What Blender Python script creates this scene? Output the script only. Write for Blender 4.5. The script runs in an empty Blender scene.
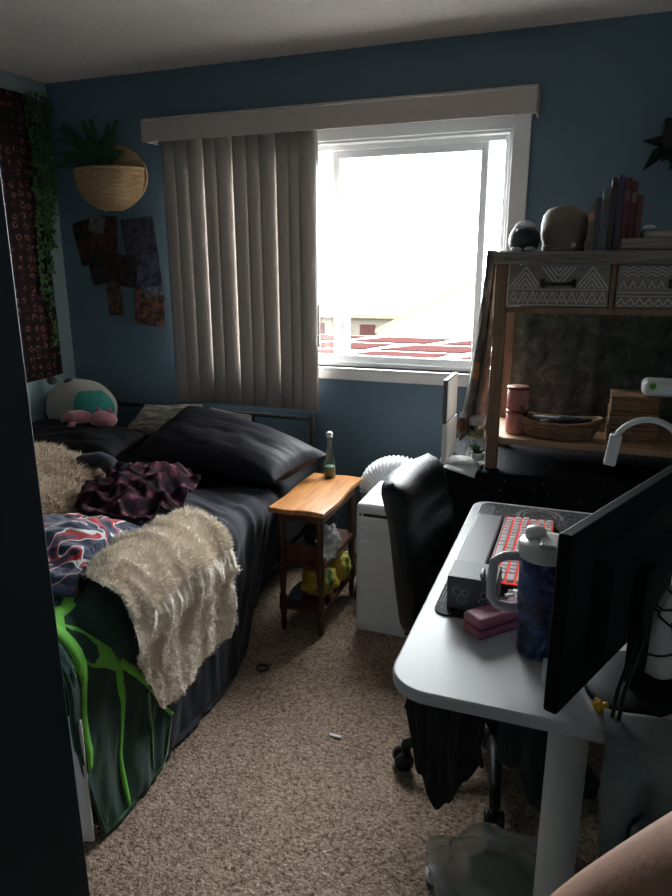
import bpy, math, random
from mathutils import Vector, Matrix, noise, Euler
random.seed(7)
C = bpy.context.scene.collection
sc = bpy.context.scene
R = math.radians
PI = math.pi
sin, cos = math.sin, math.cos

# ------------------------------------------------------------------ materials
def nt(name):
    m = bpy.data.materials.new(name); m.use_nodes = True
    t = m.node_tree; t.nodes.clear()
    o = t.nodes.new('ShaderNodeOutputMaterial')
    return m, t, o
def N(t, k, **kw):
    n = t.nodes.new(k)
    for a, v in kw.items(): setattr(n, a, v)
    return n
def ramp(t, fac, stops, interp='LINEAR'):
    r = N(t, 'ShaderNodeValToRGB'); r.color_ramp.interpolation = interp
    e = r.color_ramp.elements
    while len(e) < len(stops): e.new(.5)
    for i, (p, c) in enumerate(stops):
        e[i].position = p; e[i].color = (*c, 1)
    t.links.new(fac, r.inputs[0]); return r.outputs[0]
def coords(t, scale=(1, 1, 1), rot=(0, 0, 0), src='Object'):
    tc = N(t, 'ShaderNodeTexCoord'); mp = N(t, 'ShaderNodeMapping')
    mp.inputs['Scale'].default_value = scale; mp.inputs['Rotation'].default_value = rot
    t.links.new(tc.outputs[src], mp.inputs[0]); return mp.outputs[0]
def noise_n(t, vec, scale, detail=3, rough=.55, dist=0):
    n = N(t, 'ShaderNodeTexNoise'); n.inputs['Scale'].default_value = scale
    n.inputs['Detail'].default_value = detail; n.inputs['Roughness'].default_value = rough
    n.inputs['Distortion'].default_value = dist
    t.links.new(vec, n.inputs['Vector']); return n.outputs['Fac']
MATS = {}
def mat(name, col, rough=.6, metal=0, col2=None, scale=6, stretch=(1, 1, 1), bump=0, bscale=80, bstretch=None,
        lo=.35, hi=.65, spec=.4, sheen=0, coat=0, emit=None, estr=0, extra=None):
    m, t, o = nt(name)
    b = N(t, 'ShaderNodeBsdfPrincipled')
    b.inputs['Roughness'].default_value = rough; b.inputs['Metallic'].default_value = metal
    b.inputs['Specular IOR Level'].default_value = spec
    b.inputs['Sheen Weight'].default_value = sheen; b.inputs['Coat Weight'].default_value = coat
    b.inputs['Base Color'].default_value = (*col, 1)
    v = coords(t, stretch)
    if col2 is not None:
        t.links.new(ramp(t, noise_n(t, v, scale), [(lo, col), (hi, col2)]), b.inputs['Base Color'])
    if extra is not None: extra(t, b)
    if bump:
        vb = coords(t, bstretch or (1, 1, 1))
        bp = N(t, 'ShaderNodeBump'); bp.inputs['Strength'].default_value = bump; bp.inputs['Distance'].default_value = .01
        t.links.new(noise_n(t, vb, bscale), bp.inputs['Height']); t.links.new(bp.outputs[0], b.inputs['Normal'])
    if emit is not None:
        b.inputs['Emission Color'].default_value = (*emit, 1); b.inputs['Emission Strength'].default_value = estr
    t.links.new(b.outputs[0], o.inputs[0]); MATS[name] = m
    return m
def vor(t, vec, scale, feature='F1', rnd=1.0):
    n = N(t, 'ShaderNodeTexVoronoi', feature=feature); n.inputs['Scale'].default_value = scale
    n.inputs['Randomness'].default_value = rnd
    t.links.new(vec, n.inputs['Vector']); return n
def thin_glass(name, tint=(.96, .98, .98), refl=.06, rough=0):
    m, t, o = nt(name)
    tr = N(t, 'ShaderNodeBsdfTransparent'); tr.inputs[0].default_value = (*tint, 1)
    gl = N(t, 'ShaderNodeBsdfGlossy'); gl.inputs['Roughness'].default_value = rough
    lw = N(t, 'ShaderNodeLayerWeight'); lw.inputs[0].default_value = .35
    ml = N(t, 'ShaderNodeMath', operation='MULTIPLY_ADD'); ml.inputs[1].default_value = .5; ml.inputs[2].default_value = refl
    t.links.new(lw.outputs['Facing'], ml.inputs[0])
    mx = N(t, 'ShaderNodeMixShader'); t.links.new(ml.outputs[0], mx.inputs[0])
    t.links.new(tr.outputs[0], mx.inputs[1]); t.links.new(gl.outputs[0], mx.inputs[2]); t.links.new(mx.outputs[0], o.inputs[0])
    return m
def translucent(name, col, w=.3, col2=None, alpha=0, rough=.7):
    m, t, o = nt(name)
    b = N(t, 'ShaderNodeBsdfPrincipled'); b.inputs['Base Color'].default_value = (*col, 1); b.inputs['Roughness'].default_value = rough
    tl = N(t, 'ShaderNodeBsdfTranslucent'); tl.inputs[0].default_value = (*(col2 or col), 1)
    mx = N(t, 'ShaderNodeMixShader'); mx.inputs[0].default_value = w
    t.links.new(b.outputs[0], mx.inputs[1]); t.links.new(tl.outputs[0], mx.inputs[2])
    out = mx.outputs[0]
    if alpha:
        tr = N(t, 'ShaderNodeBsdfTransparent'); m2 = N(t, 'ShaderNodeMixShader'); m2.inputs[0].default_value = alpha
        t.links.new(out, m2.inputs[1]); t.links.new(tr.outputs[0], m2.inputs[2]); out = m2.outputs[0]
    t.links.new(out, o.inputs[0]); return m

# ------------------------------------------------------------------ mesh builder
class MB:
    def __init__(s): s.v = []; s.f = []
    def add(s, vs, fs):
        o = len(s.v); s.v += [Vector(p) for p in vs]; s.f += [tuple(i + o for i in q) for q in fs]; return s
    def box(s, a, b, mtx=None):
        x0, y0, z0 = a; x1, y1, z1 = b
        vs = [Vector(p) for p in ((x0, y0, z0), (x1, y0, z0), (x1, y1, z0), (x0, y1, z0), (x0, y0, z1), (x1, y0, z1), (x1, y1, z1), (x0, y1, z1))]
        if mtx: vs = [mtx @ p for p in vs]
        return s.add(vs, [(0, 3, 2, 1), (4, 5, 6, 7), (0, 1, 5, 4), (1, 2, 6, 5), (2, 3, 7, 6), (3, 0, 4, 7)])
    def tube(s, path, r, seg=10, cap=True, closed=False):
        P = [Vector(p) for p in path]; n = len(P)
        rad = r if isinstance(r, (list, tuple)) else [r] * n
        up = None; rings = []
        for i in range(n):
            if closed: d = P[(i + 1) % n] - P[i - 1]
            else: d = P[min(i + 1, n - 1)] - P[max(i - 1, 0)]
            d.normalize()
            if up is None:
                up = Vector((0, 0, 1)) if abs(d.z) < .9 else Vector((1, 0, 0))
            sd = d.cross(up).normalized(); up = sd.cross(d).normalized()
            rings.append([P[i] + (sd * cos(2 * PI * k / seg) + up * sin(2 * PI * k / seg)) * rad[i] for k in range(seg)])
        vs = [p for q in rings for p in q]; fs = []
        for i in range(n if closed else n - 1):
            j = (i + 1) % n
            for k in range(seg):
                fs.append((i * seg + k, i * seg + (k + 1) % seg, j * seg + (k + 1) % seg, j * seg + k))
        if cap and not closed:
            fs.append(tuple(reversed(range(seg)))); fs.append(tuple((n - 1) * seg + k for k in range(seg)))
        return s.add(vs, fs)
    def lathe(s, prof, c=(0, 0, 0), seg=24, axis=None, sx=1, sy=1):
        vs = []; fs = []; n = len(prof)
        for r, z in prof:
            for k in range(seg):
                a = 2 * PI * k / seg; vs.append(Vector((r * cos(a) * sx, r * sin(a) * sy, z)))
        if axis is not None:
            q = Vector((0, 0, 1)).rotation_difference(Vector(axis)); vs = [q @ p for p in vs]
        c = Vector(c); vs = [p + c for p in vs]
        for i in range(n - 1):
            for k in range(seg):
                fs.append((i * seg + k, i * seg + (k + 1) % seg, (i + 1) * seg + (k + 1) % seg, (i + 1) * seg + k))
        fs.append(tuple(reversed(range(seg)))); fs.append(tuple((n - 1) * seg + k for k in range(seg)))
        return s.add(vs, fs)
    def grid(s, fn, nu, nv, wrap=False):
        vs = [fn(i / nu, j / nv) for i in range(nu + 1) for j in range(nv + 1)]
        fs = [(i * (nv + 1) + j, (i + 1) * (nv + 1) + j, (i + 1) * (nv + 1) + j + 1, i * (nv + 1) + j + 1) for i in range(nu) for j in range(nv)]
        return s.add(vs, fs)
    def ellipsoid(s, c, r, nu=24, nv=16, disp=None, mtx=None):
        vs = []; fs = []; c = Vector(c)
        for j in range(nv + 1):
            th = PI * j / nv
            for i in range(nu):
                ph = 2 * PI * i / nu
                d = Vector((sin(th) * cos(ph), sin(th) * sin(ph), cos(th)))
                p = Vector((d.x * r[0], d.y * r[1], d.z * r[2]))
                if disp: p = p * (1 + disp(d))
                if mtx: p = mtx @ p
                vs.append(p + c)
        for j in range(nv):
            for i in range(nu):
                fs.append((j * nu + i, (j + 1) * nu + i, (j + 1) * nu + (i + 1) % nu, j * nu + (i + 1) % nu))
        return s.add(vs, fs)
    def poly(s, pts, z0, z1):
        n = len(pts)
        vs = [(x, y, z0) for x, y in pts] + [(x, y, z1) for x, y in pts]
        fs = [tuple(reversed(range(n))), tuple(range(n, 2 * n))] + [(i, (i + 1) % n, n + (i + 1) % n, n + i) for i in range(n)]
        return s.add(vs, fs)
    def strip(s, p, q, w, y, t=.0015):
        # a thin raised bar in the xz plane, facing -y
        p = Vector(p); q = Vector(q); d = (q - p).normalized(); n = Vector((-d.y, d.x)) * w / 2
        a = [p + n, p - n, q - n, q + n]
        vs = [(k.x, y, k.y) for k in a] + [(k.x, y - t, k.y) for k in a]
        return s.add(vs, [(4, 5, 6, 7), (0, 1, 5, 4), (1, 2, 6, 5), (2, 3, 7, 6), (3, 0, 4, 7)])

def tag(o, label, cat, group=None):
    o['label'] = label; o['category'] = cat
    if group: o['group'] = group
    return o
def thing(name, label, cat, loc, group=None, rz=0):
    o = bpy.data.objects.new(name, None); C.objects.link(o)
    o.location = loc; o.rotation_euler = (0, 0, rz); o.empty_display_size = .05
    return tag(o, label, cat, group)
def root_off(p):
    v = Vector((0, 0, 0))
    while p is not None: v += Vector(p.location); p = p.parent
    return v
def obj(name, mb, m, parent=None, smooth=False, bevel=0, seg=2, sub=0, solid=0, local=False, label=None):
    """one mesh object; vertices given in world coordinates unless local"""
    me = bpy.data.meshes.new(name)
    if parent is not None:
        off = Vector((0, 0, 0)) if local else root_off(parent)
    else:
        xs = [p.x for p in mb.v]; ys = [p.y for p in mb.v]; zs = [p.z for p in mb.v]
        off = Vector(((min(xs) + max(xs)) / 2, (min(ys) + max(ys)) / 2, min(zs)))
    me.from_pydata([tuple(p - off) for p in mb.v], [], mb.f)
    me.validate(); me.update()
    ms = m if isinstance(m, (list, tuple)) else [m]
    for k in ms: me.materials.append(k)
    if smooth:
        me.polygons.foreach_set('use_smooth', [True] * len(me.polygons))
    o = bpy.data.objects.new(name, me); C.objects.link(o)
    if parent is not None: o.parent = parent
    else: o.location = off
    if solid:
        k = o.modifiers.new('solid', 'SOLIDIFY'); k.thickness = solid; k.offset = 0
    if bevel:
        k = o.modifiers.new('bevel', 'BEVEL'); k.width = bevel; k.segments = seg; k.limit_method = 'ANGLE'; k.angle_limit = R(35)
        if not smooth:
            me.polygons.foreach_set('use_smooth', [True] * len(me.polygons))
            try: k.harden_normals = True
            except Exception: pass
    if sub:
        k = o.modifiers.new('sub', 'SUBSURF'); k.levels = sub; k.render_levels = sub
    if label: o['label'] = label
    return o
def struct(name, mb, m, **kw):
    o = obj(name, mb, m, **kw)
    if o.parent is None: o['kind'] = 'structure'
    return o
def single(name, mb, m, label, cat, group=None, **kw):
    return tag(obj(name, mb, m, **kw), label, cat, group)
def dup(root, loc, rz=None, label=None):
    r = root.copy(); C.objects.link(r); r.location = loc
    if rz is not None: r.rotation_euler = (0, 0, rz)
    if label: r['label'] = label
    for ch in list(root.children):
        c = ch.copy(); C.objects.link(c); c.parent = r
        for g in list(ch.children):
            d = g.copy(); C.objects.link(d); d.parent = c
    return r
def nz(x, y, z=0): return noise.noise(Vector((x, y, z)))
def lerp_curve(L, t):
    for (a, *A), (b, *B) in zip(L, L[1:]):
        if a <= t <= b:
            k = (t - a) / (b - a) if b > a else 0; k = k * k * (3 - 2 * k)
            return [p + (q - p) * k for p, q in zip(A, B)]
    return L[-1][1:] if t > L[-1][0] else L[0][1:]
def fur(mb, pts, n, length, width, droop=.5, spread=.6, seed=1):
    """thin curved strands standing on sampled (point, normal) pairs"""
    rnd = random.Random(seed)
    for _ in range(n):
        p, nm = rnd.choice(pts)
        p = p + Vector((rnd.uniform(-1, 1), rnd.uniform(-1, 1), rnd.uniform(-1, 1))) * .006
        d = (nm + Vector((rnd.uniform(-1, 1), rnd.uniform(-1, 1), rnd.uniform(-1, 1))) * spread).normalized()
        L = length * rnd.uniform(.6, 1.2)
        sd = d.cross(Vector((rnd.uniform(-1, 1), rnd.uniform(-1, 1), rnd.uniform(-1, 1)))).normalized() * width / 2
        q = p + d * L * .55
        r = q + (d * .7 - Vector((0, 0, droop))).normalized() * L * .45
        mb.add([p - sd, p + sd, q + sd * .8, q - sd * .8, r], [(0, 1, 2, 3), (3, 2, 4)])
def grid_pts(mb, start, nu, nv):
    """(point, normal) of a grid added at vertex index start"""
    out = []
    for i in range(nu):
        for j in range(nv):
            a = mb.v[start + i * (nv + 1) + j]; b = mb.v[start + (i + 1) * (nv + 1) + j]; c = mb.v[start + i * (nv + 1) + j + 1]
            n = (b - a).cross(c - a)
            if n.length > 1e-9: out.append(((a + b + c) / 3, n.normalized()))
    return out

# ------------------------------------------------------------------ material library
def carpet_extra(t, b):
    v = coords(t)
    n1 = noise_n(t, v, 95, 4, .85); n2 = noise_n(t, v, 2.2, 2)
    c1 = ramp(t, n1, [(.38, (.062, .040, .028)), (.45, (.285, .20, .148)), (.55, (.42, .315, .24)), (.66, (.63, .51, .42))])
    c2 = ramp(t, n2, [(.3, (.82, .82, .82)), (.7, (1.1, 1.08, 1.06))])
    mx = N(t, 'ShaderNodeMix', data_type='RGBA', blend_type='MULTIPLY'); mx.inputs[0].default_value = 1
    t.links.new(c1, mx.inputs[6]); t.links.new(c2, mx.inputs[7]); t.links.new(mx.outputs[2], b.inputs['Base Color'])
m_carpet = mat('carpet', (.3, .2, .15), .95, bump=.9, bscale=110, spec=.1, extra=carpet_extra)
m_ceil = mat('popcorn_ceiling', (.80, .73, .68), .95, bump=.55, bscale=55, col2=(.86, .79, .74), scale=40, spec=.1)
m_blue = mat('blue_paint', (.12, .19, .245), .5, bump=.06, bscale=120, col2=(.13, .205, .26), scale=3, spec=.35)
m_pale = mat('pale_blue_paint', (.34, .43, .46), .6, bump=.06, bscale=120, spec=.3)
m_trim = mat('white_trim', (.86, .86, .85), .4, bump=.03, bscale=30)
m_vinyl = mat('white_vinyl', (.9, .91, .92), .35)
m_door = mat('dark_blue_door', (.03, .045, .055), .55, bump=.05, bscale=60, col2=(.033, .049, .06), scale=4)
m_glass = thin_glass('window_glass', (.97, .99, .99), .03)
m_clear = thin_glass('clear_glass', (.88, .93, .9), .08)
m_black = mat('black_plastic', (.012, .012, .014), .45, bump=.04, bscale=200)
m_blackm = mat('black_metal', (.014, .015, .018), .4, metal=.0, spec=.5)
m_leather = mat('black_leather', (.008, .0085, .010), .42, bump=.25, bscale=160, spec=.4)
m_white = mat('white_plastic', (.85, .86, .87), .4, bump=.02, bscale=60)
m_desk = mat('white_desk', (.58, .595, .62), .42, col2=(.60, .615, .64), scale=5, bump=.03, bscale=150, spec=.5)
m_grey = mat('grey_plastic', (.13, .135, .14), .5)
m_chrome = mat('metal_grey', (.4, .4, .42), .3, metal=1)
def wood(name, a, b2, rough=.4, stretch=(14, 1.5, 14), scale=3.2, coat=.2):
    return mat(name, a, rough, col2=b2, stretch=stretch, scale=scale, lo=.3, hi=.7, bump=.05, bscale=8, bstretch=stretch, coat=coat)
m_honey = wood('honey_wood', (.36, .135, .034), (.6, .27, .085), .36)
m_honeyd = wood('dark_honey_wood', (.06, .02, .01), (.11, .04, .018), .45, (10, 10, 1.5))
m_rough = wood('weathered_wood', (.13, .105, .085), (.36, .30, .25), .8, (1.5, 12, 20), 4, 0)
m_post = wood('brown_post_wood', (.2, .115, .065), (.32, .2, .125), .6, (14, 14, 1.5), 3, 0)
m_shelf = wood('tan_shelf_wood', (.36, .21, .12), (.5, .31, .19), .5, (1.5, 10, 10), 3, 0)
m_blind = translucent('blind_vinyl', (.40, .355, .32), .055, (.42, .36, .30))
m_valance = mat('valance_vinyl', (.50, .44, .40), .6, bump=.05, bscale=90)
m_char = mat('charcoal_cotton', (.026, .028, .037), .85, spec=.2, bump=.15, bscale=300, sheen=.1, col2=(.034, .036, .046), scale=8)
m_satin = mat('black_satin', (.0115, .0105, .0155), .6, bump=.06, bscale=30, spec=.22, col2=(.016, .015, .021), scale=6)
m_bsheet = mat('black_sheet', (.006, .006, .008), .8, bump=.1, bscale=60)
m_sherpa = mat('cream_sherpa', (.82, .73, .61), .95, col2=(.92, .84, .74), scale=45, sheen=.4, spec=.1)
m_throw = mat('tan_fur', (.58, .47, .35), .95, col2=(.76, .64, .51), scale=40, sheen=.3, spec=.1)
m_cream = mat('cream_knit', (.50, .45, .35), .9, col2=(.58, .52, .42), scale=60, bump=.4, bscale=120)
m_pink = mat('pink_plush', (.36, .13, .16), .9, col2=(.42, .16, .19), scale=40, sheen=.4, bump=.3, bscale=150)
m_plushw = mat('offwhite_plush', (.42, .39, .33), .95, col2=(.48, .45, .39), scale=40, bump=.3, bscale=120, sheen=.3)
m_teal = mat('teal_plush', (.03, .22, .19), .95, col2=(.04, .27, .23), scale=40, bump=.3, bscale=120, sheen=.3)
m_wicker = mat('wicker', (.42, .27, .13), .8, col2=(.60, .42, .23), stretch=(1, 1, 6), scale=22, bump=.8, bscale=26, bstretch=(1, 1, 5))
m_wickerd = mat('dark_wicker', (.20, .11, .06), .7, col2=(.36, .21, .12), stretch=(1, 1, 4), scale=30, bump=.8, bscale=50, bstretch=(1, 1, 4))
m_leaf = mat('leaf_green', (.04, .11, .032), .6, col2=(.08, .19, .06), scale=14)
m_leafd = mat('dark_leaf', (.025, .07, .03), .6, col2=(.045, .11, .045), scale=14)
m_stem = mat('stem', (.05, .06, .025), .7)
m_paper = mat('white_paper', (.78, .78, .77), .8, bump=.1, bscale=12)
m_towel = mat('white_towel', (.74, .73, .71), .95, bump=.5, bscale=160)
m_skin = mat('skin', (.56, .33, .24), .5, col2=(.60, .36, .27), scale=12, bump=.08, bscale=180, spec=.4)

def plaid_extra(t, b):
    v = coords(t, (1, 1, 1), (0, 0, .5))
    sep = N(t, 'ShaderNodeSeparateXYZ'); t.links.new(v, sep.inputs[0])
    outs = []
    for ax in (0, 1):
        w = N(t, 'ShaderNodeMath', operation='MULTIPLY'); w.inputs[1].default_value = 95; t.links.new(sep.outputs[ax], w.inputs[0])
        s = N(t, 'ShaderNodeMath', operation='SINE'); t.links.new(w.outputs[0], s.inputs[0]); outs.append(s.outputs[0])
    a = N(t, 'ShaderNodeMath', operation='ADD'); t.links.new(outs[0], a.inputs[0]); t.links.new(outs[1], a.inputs[1])
    s2 = N(t, 'ShaderNodeMath', operation='MULTIPLY_ADD'); s2.inputs[1].default_value = .25; s2.inputs[2].default_value = .5
    t.links.new(a.outputs[0], s2.inputs[0])
    t.links.new(ramp(t, s2.outputs[0], [(.2, (.01, .008, .01)), (.5, (.035, .013, .02)), (.72, (.03, .012, .018)), (.88, (.13, .045, .06))]), b.inputs['Base Color'])
m_plaid = mat('maroon_plaid', (.1, .03, .04), .95, bump=.2, bscale=200, spec=.1, extra=plaid_extra)
def navy_extra(t, b):
    v = coords(t, (1, 1, 1), (0, 0, .35))
    n = noise_n(t, v, 7.0, 1, .4, 1.2)
    t.links.new(ramp(t, n, [(0, (.018, .024, .07)), (.475, (.018, .024, .07)), (.48, (.75, .75, .76)), (.505, (.75, .75, .76)), (.51, (.45, .022, .035)), (.55, (.45, .022, .035)),
                            (.555, (.018, .024, .07)), (.68, (.018, .024, .07)), (.685, (.7, .7, .72))], 'CONSTANT'), b.inputs['Base Color'])
m_navy = mat('navy_red_fleece', (.02, .03, .07), .9, bump=.25, bscale=150, sheen=.3, extra=navy_extra)
m_green = mat('dark_green_plush', (.010, .045, .032), .85, sheen=.2, col2=(.014, .06, .042), scale=10, bump=.2, bscale=200)
m_lime = mat('lime_print', (.19, .60, .08), .85, bump=.2, bscale=200)
m_limed = mat('dull_green_print', (.035, .17, .05), .85, sheen=.3, bump=.2, bscale=200)
def tap_extra(t, b):
    v = coords(t, (1, 1, 1))
    vo = vor(t, v, 19, rnd=.35)
    d = ramp(t, vo.outputs['Distance'], [(0, (.008, .006, .007)), (.12, (.008, .006, .007)), (.17, (.20, .06, .045)), (.25, (.26, .12, .09)), (.31, (.09, .018, .018)), (.46, (.03, .006, .008)), (.6, (.012, .006, .007))])
    n = noise_n(t, v, 75, 1)
    mx = N(t, 'ShaderNodeMix', data_type='RGBA', blend_type='MIX')
    k = N(t, 'ShaderNodeMath', operation='GREATER_THAN'); k.inputs[1].default_value = .51; t.links.new(n, k.inputs[0])
    t.links.new(k.outputs[0], mx.inputs[0]); t.links.new(d, mx.inputs[6]); mx.inputs[7].default_value = (.01, .006, .007, 1)
    t.links.new(mx.outputs[2], b.inputs['Base Color'])
m_tap = mat('tapestry_print', (.02, .01, .01), .9, bump=.15, bscale=250, extra=tap_extra)
def tie_extra(t, b):
    v = coords(t)
    n = noise_n(t, v, 16, 5, .7, .6); n2 = noise_n(t, v, 3, 2)
    c1 = ramp(t, n, [(.3, (.03, .032, .034)), (.55, (.12, .123, .125)), (.75, (.30, .30, .29))])
    c2 = ramp(t, n2, [(.4, (1, 1, 1)), (.62, (.55, .85, .6))])
    mx = N(t, 'ShaderNodeMix', data_type='RGBA', blend_type='MULTIPLY'); mx.inputs[0].default_value = 1
    t.links.new(c1, mx.inputs[6]); t.links.new(c2, mx.inputs[7]); t.links.new(mx.outputs[2], b.inputs['Base Color'])
m_tie = mat('grey_tie_dye', (.05, .05, .05), .9, bump=.2, bscale=150, extra=tie_extra)
m_shawl = mat('mottled_shawl', (.16, .14, .12), .9, col2=(.42, .38, .33), scale=22, bump=.3, bscale=90)
def star_extra(base, star, scale, r):
    def ex(t, b):
        v = coords(t)
        vo = vor(t, v, scale)
        t.links.new(ramp(t, vo.outputs['Distance'], [(0, star), (r, star), (r + .01, base)], 'CONSTANT'), b.inputs['Base Color'])
    return ex
m_velvet = mat('black_sparkle_cloth', (.01, .01, .012), .75, bump=.25, bscale=18, spec=.08, extra=star_extra((.009, .009, .012), (.5, .5, .55), 42, .07))
m_mat = mat('black_star_mat', (.012, .01, .012), .75, extra=star_extra((.014, .012, .015), (.45, .40, .42), 95, .17))
m_matline = mat('mat_grey_print', (.30, .28, .29), .8)
def galaxy_extra(t, b):
    n = noise_n(t, coords(t), 22, 4, .6, 1.0)
    t.links.new(ramp(t, n, [(.3, (.008, .008, .016)), (.47, (.016, .024, .07)), (.58, (.05, .09, .27)), (.70, (.30, .34, .48))]), b.inputs['Base Color'])
m_galaxy = mat('galaxy_tumbler', (.02, .03, .08), .35, spec=.5, extra=galaxy_extra)
m_lid = mat('white_lid', (.66, .66, .65), .3, spec=.5)
m_handle = mat('grey_handle', (.52, .53, .54), .35)
m_wrist = mat('grey_leatherette', (.17, .172, .18), .5, bump=.1, bscale=200)
m_boxgrey = mat('dark_grey_card', (.11, .112, .12), .55, bump=.05, bscale=100)
m_ring = mat('dull_ring_print', (.34, .34, .35), .5)
m_key = mat('pale_keycap', (.66, .64, .65), .45)
m_glow = mat('red_backlight', (.3, .02, .02), .5, emit=(1, .07, .045), estr=.30)
m_case = mat('rose_case', (.40, .13, .18), .5, bump=.1, bscale=80)
m_monitor = mat('monitor_shell', (.004, .004, .005), .6, bump=.05, bscale=250, spec=.18)
m_screen = mat('monitor_screen', (.006, .006, .007), .15)
m_yellow = mat('yellow_rubber', (.75, .42, .02), .5)
m_jacket = mat('grey_green_canvas', (.15, .175, .17), .85, col2=(.20, .225, .22), scale=18, bump=.3, bscale=200)
m_jacketd = mat('teal_grey_fleece', (.024, .036, .038), .9, bump=.3, bscale=140, sheen=.2)
m_blackcloth = mat('black_cloth', (.008, .009, .011), .85, bump=.2, bscale=180, sheen=.1)
m_bag = translucent('grey_plastic_bag', (.62, .65, .63), .3, alpha=.60, rough=.25)
m_greenpk = mat('green_pack', (.06, .15, .03), .45, col2=(.09, .21, .05), scale=14, bump=.3, bscale=30)
def chip_extra(t, b):
    n = noise_n(t, coords(t), 11, 1, .4, .3)
    t.links.new(ramp(t, n, [(0, (.45, .32, .02)), (.40, (.50, .40, .06)), (.56, (.04, .15, .04)), (.62, (.45, .32, .02)), (.68, (.45, .09, .03)), (.72, (.5, .5, .42))], 'CONSTANT'), b.inputs['Base Color'])
m_chip = mat('yellow_foil_bag', (.6, .4, .05), .35, spec=.6, bump=.2, bscale=30, extra=chip_extra)
m_bluebox = mat('blue_grey_plastic', (.08, .11, .16), .5)
m_film = translucent('clear_film', (.5, .52, .5), .3, alpha=.55, rough=.2)
m_jarpink = mat('pink_candle_glass', (.46, .19, .18), .35, col2=(.52, .24, .22), scale=8)
m_jarlid = mat('copper_band', (.25, .1, .07), .4, metal=.5)
m_soil = mat('tan_pebbles', (.38, .28, .14), .9, col2=(.55, .44, .25), scale=60, bump=.6, bscale=90)
m_pot = mat('brown_ceramic', (.17, .13, .10), .6, col2=(.23, .18, .14), scale=9, bump=.15, bscale=50)
m_cap = mat('pale_cap', (.66, .66, .68), .6)
m_darkfig = mat('slate_plastic', (.05, .055, .07), .45)
m_tanwall = mat('outdoor_tan', (.055, .048, .038), 1.0, spec=0)
m_outgrey = mat('outdoor_grey', (.056, .054, .052), 1.0, spec=0, col2=(.066, .064, .06), scale=.5)
m_outred = mat('outdoor_red', (.021, .0085, .0080), 1.0, spec=0)
m_outwhite = mat('outdoor_white', (.4, .4, .4), 1.0, spec=0)
m_outyel = mat('outdoor_yellow', (.060, .056, .040), 1.0, spec=0)

# ------------------------------------------------------------------ camera, sky
cam = bpy.data.cameras.new('camera'); co = bpy.data.objects.new('camera', cam); C.objects.link(co)
pt, yw, rl = R(15.15), R(20.2), R(-.15)
fw = Vector((-sin(yw) * cos(pt), cos(yw) * cos(pt), -sin(pt))); rt = Vector((cos(yw), sin(yw), 0)); up = rt.cross(fw)
r2 = rt * cos(rl) + up * sin(rl); u2 = up * cos(rl) - rt * sin(rl)
mw = Matrix((r2, u2, -fw)).transposed().to_4x4(); mw.translation = (0, 0, 1.5)
co.matrix_world = mw
cam.sensor_fit = 'VERTICAL'; cam.sensor_height = 36; cam.sensor_width = 27; cam.lens = 675 / 896 * 36; cam.clip_start = .02
sc.camera = co
w = bpy.data.worlds.new('sky'); sc.world = w; w.use_nodes = True
bg = w.node_tree.nodes['Background']; bg.inputs[0].default_value = (.97, .985, 1, 1); bg.inputs[1].default_value = 15.0
sc.view_settings.view_transform = 'Standard'; sc.view_settings.look = 'None'; sc.view_settings.exposure = 1.45; sc.view_settings.gamma = 1
sc.cycles.use_denoising = True; sc.cycles.max_bounces = 10; sc.cycles.diffuse_bounces = 6; sc.cycles.transparent_max_bounces = 16
sc.cycles.sample_clamp_indirect = 6
pl = bpy.data.lights.new('window_portal', 'AREA'); pl.shape = 'RECTANGLE'; pl.size = 1.85; pl.size_y = 1.12; pl.cycles.is_portal = True
po = bpy.data.objects.new('window_portal', pl); C.objects.link(po); po.location = (-1.26, 3.42, 1.53); po.rotation_euler = (R(-90), 0, 0)

# ------------------------------------------------------------------ room shell
XL, XR, YB, YF, ZC = -2.83, 1.15, 3.21, -.25, 2.44
WX0, WX1, WZ0, WZ1 = -1.97, -.37, 1.0, 2.06           # window opening
struct('floor', MB().box((XL - .1, -1.6, -.1), (XR + .1, YB + .12, 0)), m_carpet)
struct('ceiling', MB().box((XL - .1, -1.6, ZC), (XR + .1, YB + .12, ZC + .1)), m_ceil)
b = MB()
b.box((XL - .1, YB, 0), (WX0, YB + .12, ZC)); b.box((WX1, YB, 0), (XR + .1, YB + .12, ZC))
b.box((WX0, YB, 0), (WX1, YB + .12, WZ0)); b.box((WX0, YB, WZ1), (WX1, YB + .12, ZC))
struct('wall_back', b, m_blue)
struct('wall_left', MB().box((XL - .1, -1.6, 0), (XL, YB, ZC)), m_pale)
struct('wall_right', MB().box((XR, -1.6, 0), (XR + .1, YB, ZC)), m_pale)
b = MB(); b.box((XL, YF - .1, 0), (-.80, YF, ZC)); b.box((.12, YF - .1, 0), (XR, YF, ZC)); b.box((-.80, YF - .1, 2.05), (.12, YF, ZC))
struct('wall_front', b, m_pale)
struct('wall_hall', MB().box((XL, -1.6, 0), (XR, -1.5, ZC)), m_pale)
struct('baseboard_back', MB().box((XL, YB - .012, 0), (XR, YB, .085)), m_trim, bevel=.003)
struct('baseboard_left', MB().box((XL, YF, 0), (XL + .012, YB - .012, .085)), m_trim, bevel=.003)
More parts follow.
